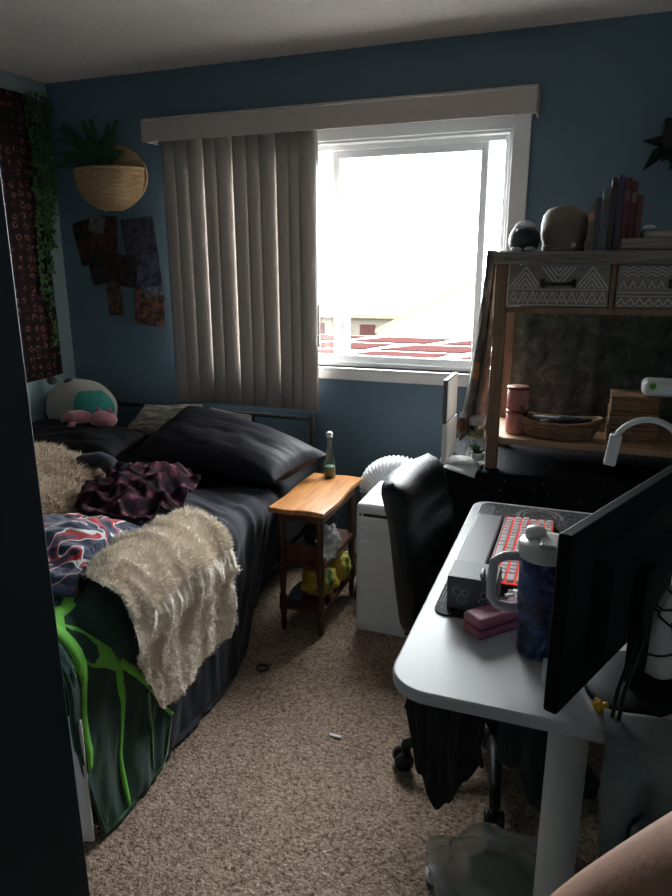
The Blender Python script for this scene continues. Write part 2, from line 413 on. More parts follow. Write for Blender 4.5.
# door leaf standing open at the left of the camera
d = struct('door_1', MB().box((-.03, 0, .01), (.008, .83, 2.03)), m_door, bevel=.003)
d.location = (-.787, -.165, .01); d.rotation_euler = (0, 0, R(-8))
dm = d.data
for v in dm.vertices: v.co.y += .415; v.co.x += 0
h = MB().lathe([(.026, 0), (.026, .006), (.012, .008), (.012, .035), (.026, .045), (.028, .06), (.015, .07)], (.008, .40, .98), 20, axis=(1, 0, 0))
obj('door_knob', h, m_chrome, d, smooth=True, local=True)
b = MB(); b.box((.12, YF - .12, 0), (.19, YF + .012, 2.10)); b.box((-.87, YF - .12, 0), (-.80, YF + .012, 2.10)); b.box((-.80, YF - .12, 2.05), (.12, YF + .012, 2.10))
struct('trim_1', b, m_trim, bevel=.004)

# window
wn = bpy.data.objects.new('window_1', None); C.objects.link(wn); wn.location = (-1.26, YB, WZ0); wn['kind'] = 'structure'
b = MB()
cw, ct = .075, .018
b.box((WX0 - cw, YB - ct, WZ0 - .06), (WX0, YB, WZ1 + cw)); b.box((WX1, YB - ct, WZ0 - .06), (WX1 + cw, YB, WZ1 + cw))
b.box((WX0, YB - ct, WZ1), (WX1, YB, WZ1 + cw)); b.box((WX0, YB - ct, WZ0 - .06), (WX1, YB, WZ0 - .012))
obj('window_casing', b, m_trim, wn, bevel=.004)
b = MB(); j = .012
b.box((WX0, YB - ct, WZ0 - .012), (WX1, YB + .12, WZ0)); b.box((WX0, YB, WZ1 - j), (WX1, YB + .12, WZ1))
b.box((WX0, YB, WZ0), (WX0 + j, YB + .12, WZ1)); b.box((WX1 - j, YB, WZ0), (WX1, YB + .12, WZ1))
obj('window_sill', b, m_trim, wn, bevel=.003)
def rect_frame(x0, x1, z0, z1, y0, y1, wd):
    q = MB(); q.box((x0, y0, z0), (x0 + wd, y1, z1)); q.box((x1 - wd, y0, z0), (x1, y1, z1))
    q.box((x0 + wd, y0, z0), (x1 - wd, y1, z0 + wd)); q.box((x0 + wd, y0, z1 - wd), (x1 - wd, y1, z1)); return q
obj('window_frame', rect_frame(WX0 + j, WX1 - j, WZ0, WZ1 - j, YB + .045, YB + .115, .022), m_vinyl, wn, bevel=.003)
s1 = obj('fixed_sash', rect_frame(WX0 + .034, -1.14, WZ0 + .022, WZ1 - .034, YB + .085, YB + .108, .03), m_vinyl, wn, bevel=.003)
obj('pane', MB().box((WX0 + .06, YB + .095, WZ0 + .05), (-1.17, YB + .099, WZ1 - .06)), m_glass, s1)
s2 = obj('sliding_sash', rect_frame(-1.215, -.475, WZ0 + .022, WZ1 - .034, YB + .055, YB + .08, .034), m_vinyl, wn, bevel=.003)
obj('pane', MB().box((-1.185, YB + .066, WZ0 + .05), (-.505, YB + .070, WZ1 - .06)), m_glass, s2)
obj('pane', MB().box((-.475, YB + .095, WZ0 + .022), (WX1 - .034, YB + .099, WZ1 - .034)), m_glass, wn)

# vertical blind
vb = thing('vertical_blind', 'beige vertical blind drawn over the left half of the window', 'blind', (-1.25, 3.13, .78))
b = MB(); b.box((-2.155, 3.075, 2.09), (-.27, 3.085, 2.185)); b.box((-2.155, 3.085, 2.095), (-2.145, 3.205, 2.20)); b.box((-.275, 3.085, 2.095), (-.265, 3.205, 2.20)); b.box((-2.145, 3.085, 2.19), (-.275, 3.205, 2.20))
obj('valance', b, m_valance, vb, bevel=.003)
obj('head_rail', MB().box((-2.13, 3.115, 2.105), (-.29, 3.155, 2.14)), m_vinyl, vb, bevel=.003)
ns = 11; sp = [0, .070, .147, .236, .306, .397, .470, .540, .628, .690, .744]
for i in range(ns):
    cx = -2.035 + sp[i]; a = R(random.uniform(5, 13)); hw = .0445
    def f(u, v, cx=cx, a=a):
        k = (u - .5) * 2 * hw; bow = .006 * (1 - (2 * u - 1) ** 2)
        tw = a + R(2) * (v - .5)
        return Vector((cx + k * cos(tw) + bow * sin(tw), 3.135 + k * sin(tw) - bow * cos(tw), .785 + v * 1.32))
    obj('slat', MB().grid(f, 6, 8), m_blind, vb, smooth=True, solid=.0012)
b = MB()
b.tube([(-1.235, 3.12, 2.10), (-1.232, 3.118, 1.5), (-1.236, 3.12, 1.16)], .004, 6); b.lathe([(.004, 0), (.008, .01), (.008, .05), (.004, .06)], (-1.236, 3.12, 1.11), 10)
obj('control_wand', b, m_vinyl, vb, smooth=True)

# ------------------------------------------------------------------ outside
struct('ground', MB().box((-40, 3.6, -2.8), (30, 70, -2.7)), m_outgrey)
rf = thing('red_panel_building', 'low flat roof with red panels seen at the foot of the window', 'roof', (-2.4, 11.8, -2.7))
b = MB().box((-6.4, 9.7, -2.7), (0.6, 13.6, .07)); obj('wall', b, m_outwhite, rf)
b = MB()
for y0, y1, off in ((9.95, 11.0, 0), (11.3, 12.1, .5), (12.45, 13.3, -.4)):
    for k in range(-1, 4):
        x0 = -5.3 + off + k * 1.75 - .3
        b.add([(x0, y0, .074), (x0 + 1.45, y0, .074), (x0 + 1.75, y1, .074), (x0 + .5, y1, .074), (x0, y0, .10), (x0 + 1.45, y0, .10), (x0 + 1.75, y1, .10), (x0 + .5, y1, .10)],
              [(4, 5, 6, 7), (0, 1, 5, 4), (1, 2, 6, 5), (2, 3, 7, 6), (3, 0, 4, 7)])
obj('roof_panels', b, m_outred, rf)
hs = thing('neighbour_house', 'pale house with a long sloping tan roof edge beyond the red roof', 'house', (-5.5, 24, -2.7))
b = MB().box((-6.5, 21.74, -2.7), (-.6, 27, -.62)); b.add([(-6.5, 21.74, -.62), (-.6, 21.74, -.62), (-3.6, 21.74, .98), (-6.5, 27, -.62), (-.6, 27, -.62), (-3.6, 27, .98)], [(0, 1, 2), (3, 5, 4), (0, 2, 5, 3), (1, 4, 5, 2)]); obj('wall', b, m_outwhite, hs)
b = MB()
for (xa, za), (xb, zb) in (((-6.6, -.55), (-3.6, 1.0)), ((-3.6, 1.0), (-.4, -.6))):
    b.add([(xa, 21.7, za), (xb, 21.7, zb), (xb, 27.3, zb), (xa, 27.3, za), (xa, 21.7, za - .14), (xb, 21.7, zb - .14), (xb, 27.3, zb - .14), (xa, 27.3, za - .14)],
          [(0, 1, 2, 3), (4, 7, 6, 5), (0, 4, 5, 1), (1, 5, 6, 2), (2, 6, 7, 3), (3, 7, 4, 0)])
obj('roof', b, m_outyel, hs)
hb = thing('distant_building', 'low distant building with a row of windows left of the tan roof', 'building', (-9.5, 30, -2.7))
b = MB().box((-12.5, 29, -2.7), (-7.3, 31, -.75)); obj('wall', b, m_tanwall, hb)
for k in range(4):
    obj('window', MB().box((-11.9 + k * 1.2, 28.95, -1.5), (-11.2 + k * 1.2, 29.0, -1.05)), m_outred, hb)
b = MB().box((-12.8, 28.7, -.75), (-7.0, 31.3, -.6)); obj('roof', b, m_outyel, hb)

# ------------------------------------------------------------------ left wall: tapestry, garland
def f(u, v):
    y = 1.9 + u * 1.20 - .0 * v; z = .90 + v * 1.45 - (1 - v) * .05 * (1 - u)
    return Vector((XL + .012 + .006 * sin(u * 30 + 2 * nz(u * 3, v * 2)), y, z))
single('tapestry', MB().grid(f, 40, 20), m_tap, 'black tapestry with red flower rows hung on the left wall', 'tapestry', smooth=True, solid=.003)
gl = thing('hanging_garland', 'green artificial leaf garland hanging beside the tapestry', 'garland', (XL + .03, 3.1, 1.12))
paths = []; b = MB()
for k in range(5):
    y0 = 3.02 + .034 * k; L = (1.05, 1.28, .9, .75, .6)[k]
    P = [Vector((XL + .035 + .015 * nz(k, t * .4), y0 + .035 * nz(t * .35, k + 9) - .02 * t / 10, 2.36 - L * t / 14)) for t in range(15)]
    paths.append(P); b.tube(P, .0025, 5)
obj('vine', b, m_stem, gl, smooth=True)
b = MB(); rnd = random.Random(3)
def leaf(b, p, d, n, L, W):
    d = d.normalized(); s = d.cross(n).normalized(); n = s.cross(d)
    b.add([p, p + d * L * .4 + s * W / 2 + n * .1 * W, p + d * L - n * .15 * L, p + d * L * .4 - s * W / 2 + n * .1 * W, p + d * L * .45 - n * .06 * W], [(0, 1, 4), (1, 2, 4), (2, 3, 4), (3, 0, 4)])
for P in paths:
    for i in range(len(P) - 1):
        for q in range(11):
            p = P[i].lerp(P[i + 1], rnd.random())
            leaf(b, p, Vector((rnd.uniform(.1, .8), rnd.uniform(-1, 1), rnd.uniform(-1, .6))), Vector((rnd.uniform(.3, 1), rnd.uniform(-.5, .5), rnd.uniform(-.5, .5))), rnd.uniform(.025, .042), rnd.uniform(.014, .024))
obj('leaves', b, m_leaf, gl)

# ------------------------------------------------------------------ back wall: basket, fern, prints
bk = thing('hanging_basket', 'woven straw wall basket holding a fern left of the blind', 'basket', (-2.44, 3.2, 1.78))
def f(u, v):
    a = PI * u; rr = .205 * (1 - (1 - v) ** 2.6) ** .5 if v > 0 else 0
    rr = max(rr, .05); w_ = .004 * sin(v * 90) + .0015 * sin(u * 160)
    return Vector((-2.44 + (rr + w_) * cos(a), 3.195 - (rr * .72 + w_) * sin(a), 1.785 + v * .20))
obj('pouch', MB().grid(f, 40, 26), m_wicker, bk, smooth=True, solid=.008)
b = MB(); n = 40
pts = [(-2.415 + .195 * cos(2 * PI * k / n), 1.955 + .155 * sin(2 * PI * k / n)) for k in range(n)]
b.add([(x, 3.205, z) for x, z in pts] + [(x, 3.190, z) for x, z in pts], [tuple(range(n)), tuple(reversed(range(n, 2 * n)))] + [(i, n + i, n + (i + 1) % n, (i + 1) % n) for i in range(n)])
obj('back_disc', b, m_wicker, bk)
b = MB(); b.tube([(-2.44 + .205 * cos(PI * k / 20), 3.193 - .15 * sin(PI * k / 20), 1.985) for k in range(21)], .009, 8); obj('rim', b, m_wicker, bk, smooth=True)
fn = thing('potted_fern', 'dark green fern spilling over the straw wall basket', 'plant', (-2.44, 3.12, 1.93))
b = MB().ellipsoid((-2.44, 3.125, 1.935), (.13, .06, .035)); obj('soil', b, m_soil, fn, smooth=True)
rnd = random.Random(11)
for k in range(26):
    b = MB(); a = rnd.uniform(-.3, PI + .3); L = rnd.uniform(.10, .22); rise = rnd.uniform(.20, .42)
    p0 = Vector((-2.44 + rnd.uniform(-.08, .06), 3.12, 1.96)); P = []
    for t in range(9):
        s_ = t / 8
        P.append(p0 + Vector((cos(a) * L * s_ - .05 * s_, -abs(sin(a)) * L * .5 * s_, rise * s_ - .16 * s_ * s_)))
    b.tube(P, .0025, 5)
    for t in range(1, 9):
        d = (P[t] - P[t - 1]).normalized(); sd = d.cross(Vector((0, -1, .3))).normalized(); wl = .05 * (1 - .75 * t / 9)
        for sg in (-1, 1):
            for o_ in (0, .5):
                leaf(b, P[t - 1].lerp(P[t], o_), sd * sg + d * .4, Vector((0, -1, .2)), wl, .016)
    obj('frond', b, m_leafd, fn)
photo_cols = [((.02, .014, .015), (.12, .05, .04)), ((.025, .014, .016), (.13, .05, .05)), ((.02, .016, .02), (.07, .04, .05)), ((.015, .012, .014), (.08, .03, .03)), ((.03, .022, .016), (.16, .10, .07)),
              ((.035, .035, .05), (.10, .10, .13)), ((.018, .026, .055), (.12, .14, .2)), ((.012, .012, .016), (.08, .05, .05)), ((.03, .024, .026), (.30, .13, .08)), ((.10, .12, .14), (.3, .33, .36)), ((.13, .13, .11), (.22, .2, .16))]
def photo_mat(i, a, c):
    def ex(t, b):
        v = coords(t)
        n = noise_n(t, v, 17 + 3 * (i % 3), 5, .65, .3)
        mid = tuple((p + q) / 2 for p, q in zip(a, c))
        t.links.new(ramp(t, n, [(.30, tuple(q * .5 for q in a)), (.44, a), (.52, mid), (.60, c), (.66, a), (.72, tuple(min(1, q * 1.9 + .03) for q in c))]), b.inputs['Base Color'])
    return mat('photo_print_%d' % i, a, .3, spec=.5, extra=ex)
# centre x, z, width, height, tilt, words
prints = [(-2.655, 1.625, .145, .235, 12, 'dark reddish print, leftmost of the pinned photos'),
          (-2.515, 1.66, .135, .205, -4, 'maroon print with a pale streak right under the straw basket'),
          (-2.585, 1.48, .13, .16, 10, 'small dark print below the leftmost reddish print'),
          (-2.50, 1.49, .11, .16, -3, 'black and red print between the dark print and the blue prints'),
          (-2.495, 1.325, .10, .19, 2, 'narrow brown print hanging lowest beneath the basket'),
          (-2.30, 1.635, .205, .225, 5, 'grey landscape print, topmost beside the blind'),
          (-2.275, 1.455, .19, .205, 4, 'blue print in the middle of the stack beside the blind'),
          (-2.385, 1.47, .11, .17, -6, 'dark print tucked left of the blue print'),
          (-2.265, 1.275, .19, .19, -4, 'orange and white crowd print, lowest beside the blind'),
          (-2.23, 1.365, .12, .05, 6, 'pale blue strip print above the orange crowd print'),
          (-2.565, 1.72, .10, .09, -14, 'small cream print peeking out under the basket')]
for i, (x, z, w_, h_, a, lb) in enumerate(prints):
    y = 3.2095 - .0016 * i; ca, sa = cos(R(a)), sin(R(a))
    b = MB(); vs = []
    for yy in (y, y - .0012):
        for sx, sz in ((-1, -1), (1, -1), (1, 1), (-1, 1)):
            dx, dz = sx * w_ / 2, sz * h_ / 2; vs.append((x + dx * ca - dz * sa, yy, z + dx * sa + dz * ca))
    b.add(vs, [(0, 1, 2, 3), (4, 7, 6, 5), (0, 4, 5, 1), (1, 5, 6, 2), (2, 6, 7, 3), (3, 7, 4, 0)])
    single('hanging_photo', b, photo_mat(i, *photo_cols[i]), lb + ' on the blue wall', 'photo print', 'photo prints pinned under the basket')
# dark planter high on the wall at the picture's right
wp = thing('hanging_planter', 'black wall planter with dark leaves high on the wall over the hutch', 'planter', (.30, 3.15, 1.84))
b = MB(); b.box((.21, 3.07, 1.93), (.40, 3.208, 2.04)); obj('pot', b, m_black, wp, bevel=.008)
b = MB(); rnd = random.Random(5)
for k in range(16):
    p = Vector((.30 + rnd.uniform(-.07, .07), 3.09, 1.95)); leaf(b, p, Vector((rnd.uniform(-1, .8), -.15, rnd.uniform(-1, .1))), Vector((0, -1, .2)), rnd.uniform(.08, .13), .05)
obj('leaves', b, mat('black_leaf', (.008, .012, .010), .7), wp)

# ------------------------------------------------------------------ bed
bd = thing('metal_bed', 'black metal bed frame with a barred headboard under the window', 'bed', (-1.95, 2.2, 0))
hx0, hx1, hy = -2.66, -1.285, 3.15
def cyl(p, q, r, seg=12): return MB().tube([p, q], r, seg)
for x in (hx0, hx1): obj('post', cyl((x, hy, 0), (x, hy, .765), .017), m_blackm, bd, smooth=True)
obj('top_rail', cyl((hx0, hy, .735), (hx1, hy, .735), .011), m_blackm, bd, smooth=True)
obj('lower_rail', cyl((hx0, hy, .42), (hx1, hy, .42), .010), m_blackm, bd, smooth=True)
for k in range(1, 4):
    x = hx0 + (hx1 - hx0) * k / 4; obj('bar', cyl((x, hy, .42), (x, hy, .735), .007), m_blackm, bd, smooth=True)
b = MB(); b.box((-2.68, 1.2, .17), (-2.65, 3.13, .21)); obj('side_rail', b, m_blackm, bd)
b = MB(); b.box((-1.26, 1.2, .17), (-1.23, 3.13, .21)); obj('side_rail', b, m_blackm, bd)
for x in (-2.665, -1.245): 
    for y in (1.23, 2.2): obj('leg', MB().box((x - .018, y - .018, 0), (x + .018, y + .018, .17)), m_blackm, bd)
single('mattress', MB().box((-2.68, 1.2, .215), (-1.215, 3.12, .53)), m_bsheet, 'mattress in a black fitted sheet lying on the bed frame', 'mattress', bevel=.05, seg=4)

XE, ZT = -1.205, .535
def bump_top(x, y):
    return .03 * nz(x * 2.3, y * 2.3, 1) + .02 * nz(x * 5, y * 5, 3)
def ridge(a, b, c): return 1 - abs(nz(a, b, c)) * 2
def W_duv(y, s):
    return .020 + .016 * ridge(y * 5.2 + s * 2.2, s * 1.6, 2) + .011 * ridge(y * 12 + s * 5, s * 3.2, 9) + .005 * nz(y * 26 + s * 9, s * 8, 4)
def W_gr(y, s): return W_duv(y, s) * .6 + .040 + .009 * max(0, ridge(y * 6, s * 2.5, 8)) + .005 * abs(nz(y * 15, s * 7, 5))
def drape_fn(W, flare=.10):
    rr = .05
    def g(y, s):
        # s < 0 lies on top of the bed, s > 0 hangs down the side towards the room
        arc = rr * PI / 2; w_ = W(y, s)
        if s <= -arc / 2:
            x = XE - .05 + (s + arc / 2); return Vector((x, y, ZT + max(-.004, bump_top(x, y) * .5) + w_))
        if s < arc / 2:
            a = (s + arc / 2) / rr; return Vector((XE - .05 + (rr + w_) * sin(a), y, ZT - .05 + (rr + w_) * cos(a)))
        d = s - arc / 2
        return Vector((XE + w_ + flare * d * 1.6 - .04 * min(1, d / .3), y + .004 * sin(d * 9), max(.012, ZT - .05 - d)))
    return g
def drape(curve, nu, nv, g):
    y0, y1 = curve[0][0], curve[-1][0]
    def f(u, v):
        y = y0 + (y1 - y0) * u; a, c = lerp_curve(curve, y); return g(y, a + (c - a) * v)
    return MB().grid(f, nu, nv)
# charcoal duvet: lies on the right half of the bed and hangs to the floor
g_duv = drape_fn(W_duv)
single('charcoal_duvet', drape([(1.42, -.55, .50), (1.52, -.75, .60), (1.7, -.8, .60), (1.9, -.8, .58), (2.05, -.8, .50), (2.2, -.7, .36), (2.33, -.62, .28), (2.40, -.35, .25), (2.48, -.05, .20)], 150, 130, g_duv), m_char,
       'rumpled charcoal duvet hanging off the bed down to the carpet', 'duvet', smooth=True, solid=.008)
# white sheet at the foot corner
def f(u, v):
    x = -1.75 + .625 * u; z = .02 + .36 * v
    return Vector((x + .012 * (1 - v), 1.165 - .02 * (1 - v) + .008 * sin(u * 26) * (1 - v), z))
single('white_sheet', MB().grid(f, 24, 10), m_paper, 'white sheet end hanging at the foot of the bed below the green blanket', 'sheet', smooth=True, solid=.006)
# green plush blanket with lime web lines
g_gr = drape_fn(W_gr)
def green_curve(y):
    return lerp_curve([(1.14, -.50, .22), (1.17, -.53, .40), (1.195, -.55, .555), (1.3, -.5, .545), (1.40, -.40, .53), (1.48, -.28, .48), (1.525, -.18, .40), (1.54, -.12, .3)], y)
gb = thing('green_blanket', 'dark green plush blanket with lime web lines at the foot corner of the bed', 'blanket', (-1.3, 1.37, .02))
def f(u, v):
    y = 1.14 + .40 * u; a, c = green_curve(y); return g_gr(y, a + (c - a) * v)
obj('blanket_cloth', MB().grid(f, 60, 90), m_green, gb, smooth=True, solid=.012)
def web(name, L, w_, m):
    b = MB(); P = []
    for (y0, s0), (y1, s1) in zip(L, L[1:]):
        for k in range(8): P.append((y0 + (y1 - y0) * k / 8, s0 + (s1 - s0) * k / 8))
    P.append(L[-1]); vs = []; fs = []
    for i, (y, s) in enumerate(P):
        a = P[max(0, i - 1)]; c = P[min(len(P) - 1, i + 1)]; d = Vector((c[0] - a[0], c[1] - a[1])).normalized()
        ww = w_ * (1 - .6 * i / len(P))
        for sg in (-1, 1):
            yy, ss = y - d.y * sg * ww / 2, s + d.x * sg * ww / 2
            p = g_gr(yy, ss); e = .012
            q1 = g_gr(yy + e, ss); q2 = g_gr(yy, ss + e); n = (q1 - p).cross(q2 - p).normalized()
            if n.x + n.z < 0: n = -n
            vs.append(p + n * .0085)
    for i in range(len(P) - 1): fs.append((2 * i, 2 * i + 1, 2 * i + 3, 2 * i + 2))
    obj(name, b.add(vs, fs), m, gb, smooth=True, solid=.003)
web('web_line', [(1.165, .02), (1.20, -.03), (1.25, -.05), (1.31, -.05), (1.38, -.09), (1.45, -.14)], .055, m_lime)
web('web_line', [(1.20, -.05), (1.20, .05), (1.185, .16), (1.17, .30)], .045, m_lime)
web('web_line', [(1.22, .0), (1.29, .045), (1.33, .09), (1.335, .14)], .050, m_lime)
web('web_line', [(1.33, .10), (1.33, .22), (1.30, .36), (1.285, .50)], .026, m_lime)
web('web_line', [(1.34, .08), (1.40, .16), (1.47, .27), (1.53, .38)], .026, m_lime)
web('web_line', [(1.43, .24), (1.43, .36), (1.41, .48)], .014, m_limed)
web('web_line', [(1.215, .545), (1.3, .536), (1.40, .522), (1.475, .475), (1.515, .40)], .014, m_limed)
# navy, red and white fleece
W_nv = lambda y, s: W_duv(y, s) + .035 + .030 * max(0, ridge(y * 7, s * 3.5, 21)) + .012 * abs(nz(y * 17, s * 13, 6)) + .05 * max(0, 1 - abs(y - 1.62) / .3) * (1 if s < -.15 else .4)
single('patterned_fleece', drape([(1.33, -.36, -.045), (1.40, -.46, -.075), (1.5, -.5, -.125), (1.6, -.5, -.145), (1.72, -.48, -.145), (1.80, -.44, -.15)], 90, 80, drape_fn(W_nv)), m_navy,
       'navy fleece with red and white shapes bunched beside the green blanket', 'blanket', smooth=True, solid=.010)
W_pl = lambda y, s: W_duv(y, s) + .028 + .045 * max(0, ridge(y * 5, s * 5, 33)) + .022 * max(0, ridge(y * 13, s * 11, 31)) + .075 * math.exp(-((y - 2.12) / .2) ** 2 - ((s + .42) / .25) ** 2)
single('plaid_blanket', drape([(1.82, -.44, -.20), (1.9, -.52, -.17), (2.05, -.56, -.14), (2.2, -.58, -.17), (2.32, -.56, -.26), (2.40, -.5, -.36)], 130, 110, drape_fn(W_pl)), m_plaid,
       'crumpled maroon and black plaid blanket in the middle of the bed', 'blanket', smooth=True, solid=.008)
# cream sherpa throw over the edge
W_s0 = lambda y, s: max(W_gr(y, s), W_duv(y, s) + .01) + .020 + .016 * max(0, ridge(y * 11 + s * 2, s * 2.2, 44)) + .026 * max(0, 1 - abs(s + .04) / .13) + .020 * max(0, ridge(y * 9, s * 16, 12)) * max(0, 1 - abs(s + .03) / .2)
W_sh = lambda y, s: W_s0(y, s) + .010 * nz(y * 30, s * 30, 2) + .008 * abs(nz(y * 55, s * 50, 7))
cv = [(1.365, -.02, .08), (1.41, -.055, .19), (1.465, -.085, .31), (1.53, -.11, .325), (1.63, -.125, .31), (1.73, -.12, .29), (1.82, -.105, .295), (1.875, -.08, .30), (1.905, -.04, .26), (1.925, .0, .15)]
b = drape(cv, 150, 140, drape_fn(W_sh)); base_pts = grid_pts(b, 0, 150, 140)
base_pts = [(p, n if n.x + n.z > 0 else -n) for p, n in base_pts]
fur(b, base_pts, 14000, .009, .0022, .2, .8, 4)
fur(b, [q for q in base_pts if q[0].z > .56], 16000, .019, .0026, .3, .7, 5)
single('sherpa_throw', b, m_sherpa, 'cream sherpa throw folded over the near edge of the bed', 'throw blanket', smooth=True)
# tan fur throw heaped on the left
def dsp(d): return .16 * nz(d.x * 2.2, d.y * 2.2, d.z * 2.2 + 4) + .06 * nz(d.x * 5, d.y * 5, d.z * 5)
b = MB().ellipsoid((-2.24, 2.10, .565), (.34, .34, .15), 60, 40, dsp)
pts = []
for p in b.v:
    n = Vector(((p.x + 2.24) / .32 ** 2, (p.y - 2.14) / .34 ** 2, (p.z - .565) / .15 ** 2)).normalized()
    if n.z > -.3: pts.append((p.copy(), n))
b2 = MB().ellipsoid((-1.95, 1.86, .58), (.20, .24, .085), 50, 30, dsp)
for p in b2.v:
    n = Vector(((p.x + 1.95) / .20 ** 2, (p.y - 1.86) / .24 ** 2, (p.z - .58) / .085 ** 2)).normalized()
    if n.z > -.1: pts.append((p.copy(), n))
b.add(b2.v, b2.f)
for p in b.v: p.z = max(p.z, .607)
for p, n in pts: p.z = max(p.z, .61)
fur(b, pts, 34000, .05, .004, .55, .5, 9)
single('fur_throw', b, m_throw, 'tan shaggy fur throw heaped at the left of the bed', 'throw blanket', smooth=True)
# pillows and plush toys
def pillow(c4, thick, seed=0, wr=.012, pinch=.10, nu=48, nv=36, fs=4):
    TL, TR, BR, BL = [Vector(p) for p in c4]
    nrm = (TR - BL).cross(TL - BR).normalized()
    if nrm.z < 0: nrm = -nrm
    b = MB(); cen = (TL + TR + BR + BL) / 4
    def side(sg):
        def f(u, v):
            a, c = 2 * u - 1, 2 * v - 1
            p = (BL * (1 - u) + BR * u) * (1 - v) + (TL * (1 - u) + TR * u) * v
            e = max(0, (1 - abs(a) ** 3.2) * (1 - abs(c) ** 3.2))
            pin = pinch * ((1 - a * a) * c * c + (1 - c * c) * a * a) * .5
            p = p + (cen - p) * pin * .9
            h_ = thick / 2 * e ** .5
            fr = e ** .4
            w_ = wr * (nz(u * fs, v * fs * 1.8, seed + sg) + .6 * (1 - 2 * abs(nz(u * fs * 1.2 + v * 2, v * fs * 3, seed + 7 + sg)))) * (.4 + fr * .6)
            return p + nrm * sg * (h_ + (w_ if e > 0 else 0)) + nrm * (wr * nz(u * 6, v * 6, seed + 3) * .5)
        return f
    b.grid(side(1), nu, nv); b.grid(side(-1), nu, nv)
    b.f = b.f[:nu * nv] + [tuple(reversed(q)) for q in b.f[nu * nv:]]
    return b
pw = single('black_pillow', pillow([(-1.93, 3.0, .79), (-1.06, 2.76, .67), (-1.17, 2.42, .63), (-1.97, 2.56, .635)], .19, 3, .007), m_satin,
       'long black satin pillow slumped towards the nightstand', 'pillow', smooth=True)
single('black_cushion', pillow([(-2.78, 2.80, .67), (-2.06, 2.82, .67), (-2.02, 2.48, .63), (-2.72, 2.45, .63)], .13, 8, .014), m_bsheet,
       'flat black pillow under the pink soft toy at the far left', 'pillow', smooth=True)
single('cream_cushion', pillow([(-2.24, 3.065, .76), (-1.88, 3.065, .79), (-1.93, 2.97, .61), (-2.34, 2.97, .61)], .08, 12, .02, fs=6), m_cream,
       'cream quilted cushion propped behind the black pillows', 'cushion', smooth=True)
single('cream_pillow', pillow([(-1.84, 3.07, .775), (-1.60, 3.07, .75), (-1.55, 3.02, .60), (-1.86, 3.03, .60)], .07, 15, .015), m_plushw,
       'pale pillow corner showing above the long black satin pillow', 'pillow', smooth=True)
pt_ = thing('round_plush', 'large round off-white plush toy with a teal face in the corner', 'plush toy', (-2.60, 2.96, .66))
body = lambda d: .03 * nz(d.x * 2, d.y * 2, d.z * 2)
obj('body', MB().ellipsoid((-2.60, 2.97, .735), (.215, .14, .165), 40, 28, body), m_plushw, pt_, smooth=True)
def face_f(u, v):
    a = -PI / 2 + .30 + (u - .5) * 1.15; e = -.12 + (v - .5) * 1.15
    lim = 1 - .25 * (2 * v - 1) ** 2
    a = -PI / 2 + .95 + (u - .5) * 1.3 * lim; e += .30
    d = Vector((cos(a) * cos(e), sin(a) * cos(e), sin(e))); k = 1.015 + body(d)
    return Vector((-2.60 + .215 * d.x * k, 2.97 + .14 * d.y * k, .735 + .165 * d.z * k))
obj('face', MB().grid(face_f, 24, 20), m_teal, pt_, smooth=True, solid=.006)
for k in (-1, 1):
    obj('ear', MB().ellipsoid((-2.70 + .06 * k, 2.94, .885), (.03, .025, .022), 16, 10), m_darkfig, pt_, smooth=True)
pk = thing('pink_plush', 'pink soft toy lying on the flat black pillow', 'plush toy', (-2.36, 2.72, .70))
obj('body', MB().ellipsoid((-2.43, 2.74, .735), (.085, .07, .045), 24, 16, lambda d: .1 * nz(d.x * 3, d.y * 3, d.z * 3)), m_pink, pk, smooth=True)
obj('head', MB().ellipsoid((-2.27, 2.74, .745), (.075, .06, .045), 24, 16), m_pink, pk, smooth=True)
for x, y in ((-2.47, 2.69), (-2.40, 2.67)): obj('foot', MB().ellipsoid((x, y, .715), (.025, .04, .025), 14, 10), m_pink, pk, smooth=True)
for x in (-2.31, -2.24): obj('ear', MB().ellipsoid((x, 2.755, .785), (.018, .012, .018), 12, 8), m_pink, pk, smooth=True)
# grey sleeve between fur throw and plaid
single('grey_sleeve', MB().tube([(-2.02 + .3 * t, 2.26 + .04 * sin(t * 5), .665 + .02 * sin(t * 7)) for t in [k / 12 for k in range(13)]], [.035 + .012 * nz(k * .7, 3) for k in range(13)], 14), m_char,
       'dark grey sleeve tucked between the fur throw and the plaid blanket', 'clothing', smooth=True)

# ------------------------------------------------------------------ nightstand and its things
nsx0, nsx1, nsy0, nsy1, nsz = -1.14, -.90, 2.30, 2.80, .565
nst = thing('nightstand', 'narrow honey wood side table with turned legs beside the bed', 'side table', (-1.0, 2.55, 0))
P = []
def wavy(x0, y0, x1, y1, amp, n=14):
    for k in range(n):
        t = k / n; d = Vector((y1 - y0, -(x1 - x0))).normalized(); a = amp * sin(2 * PI * t) * sin(PI * t)
        P.append((x0 + (x1 - x0) * t + d.x * a, y0 + (y1 - y0) * t + d.y * a))
wavy(nsx0, nsy0, nsx1, nsy0, .010); wavy(nsx1, nsy0, nsx1, nsy1, .008); wavy(nsx1, nsy1, nsx0, nsy1, .01); wavy(nsx0, nsy1, nsx0, nsy0, .008)
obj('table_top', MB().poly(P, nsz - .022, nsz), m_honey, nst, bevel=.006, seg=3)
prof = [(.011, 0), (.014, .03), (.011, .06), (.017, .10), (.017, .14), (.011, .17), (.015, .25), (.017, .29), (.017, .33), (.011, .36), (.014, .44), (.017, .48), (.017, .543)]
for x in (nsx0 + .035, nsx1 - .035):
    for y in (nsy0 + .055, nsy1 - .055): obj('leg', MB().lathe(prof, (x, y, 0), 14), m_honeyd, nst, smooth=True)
obj('apron', MB().box((nsx0 + .02, nsy0 + .04, .50), (nsx1 - .02, nsy1 - .04, .543)), m_honeyd, nst, bevel=.003)
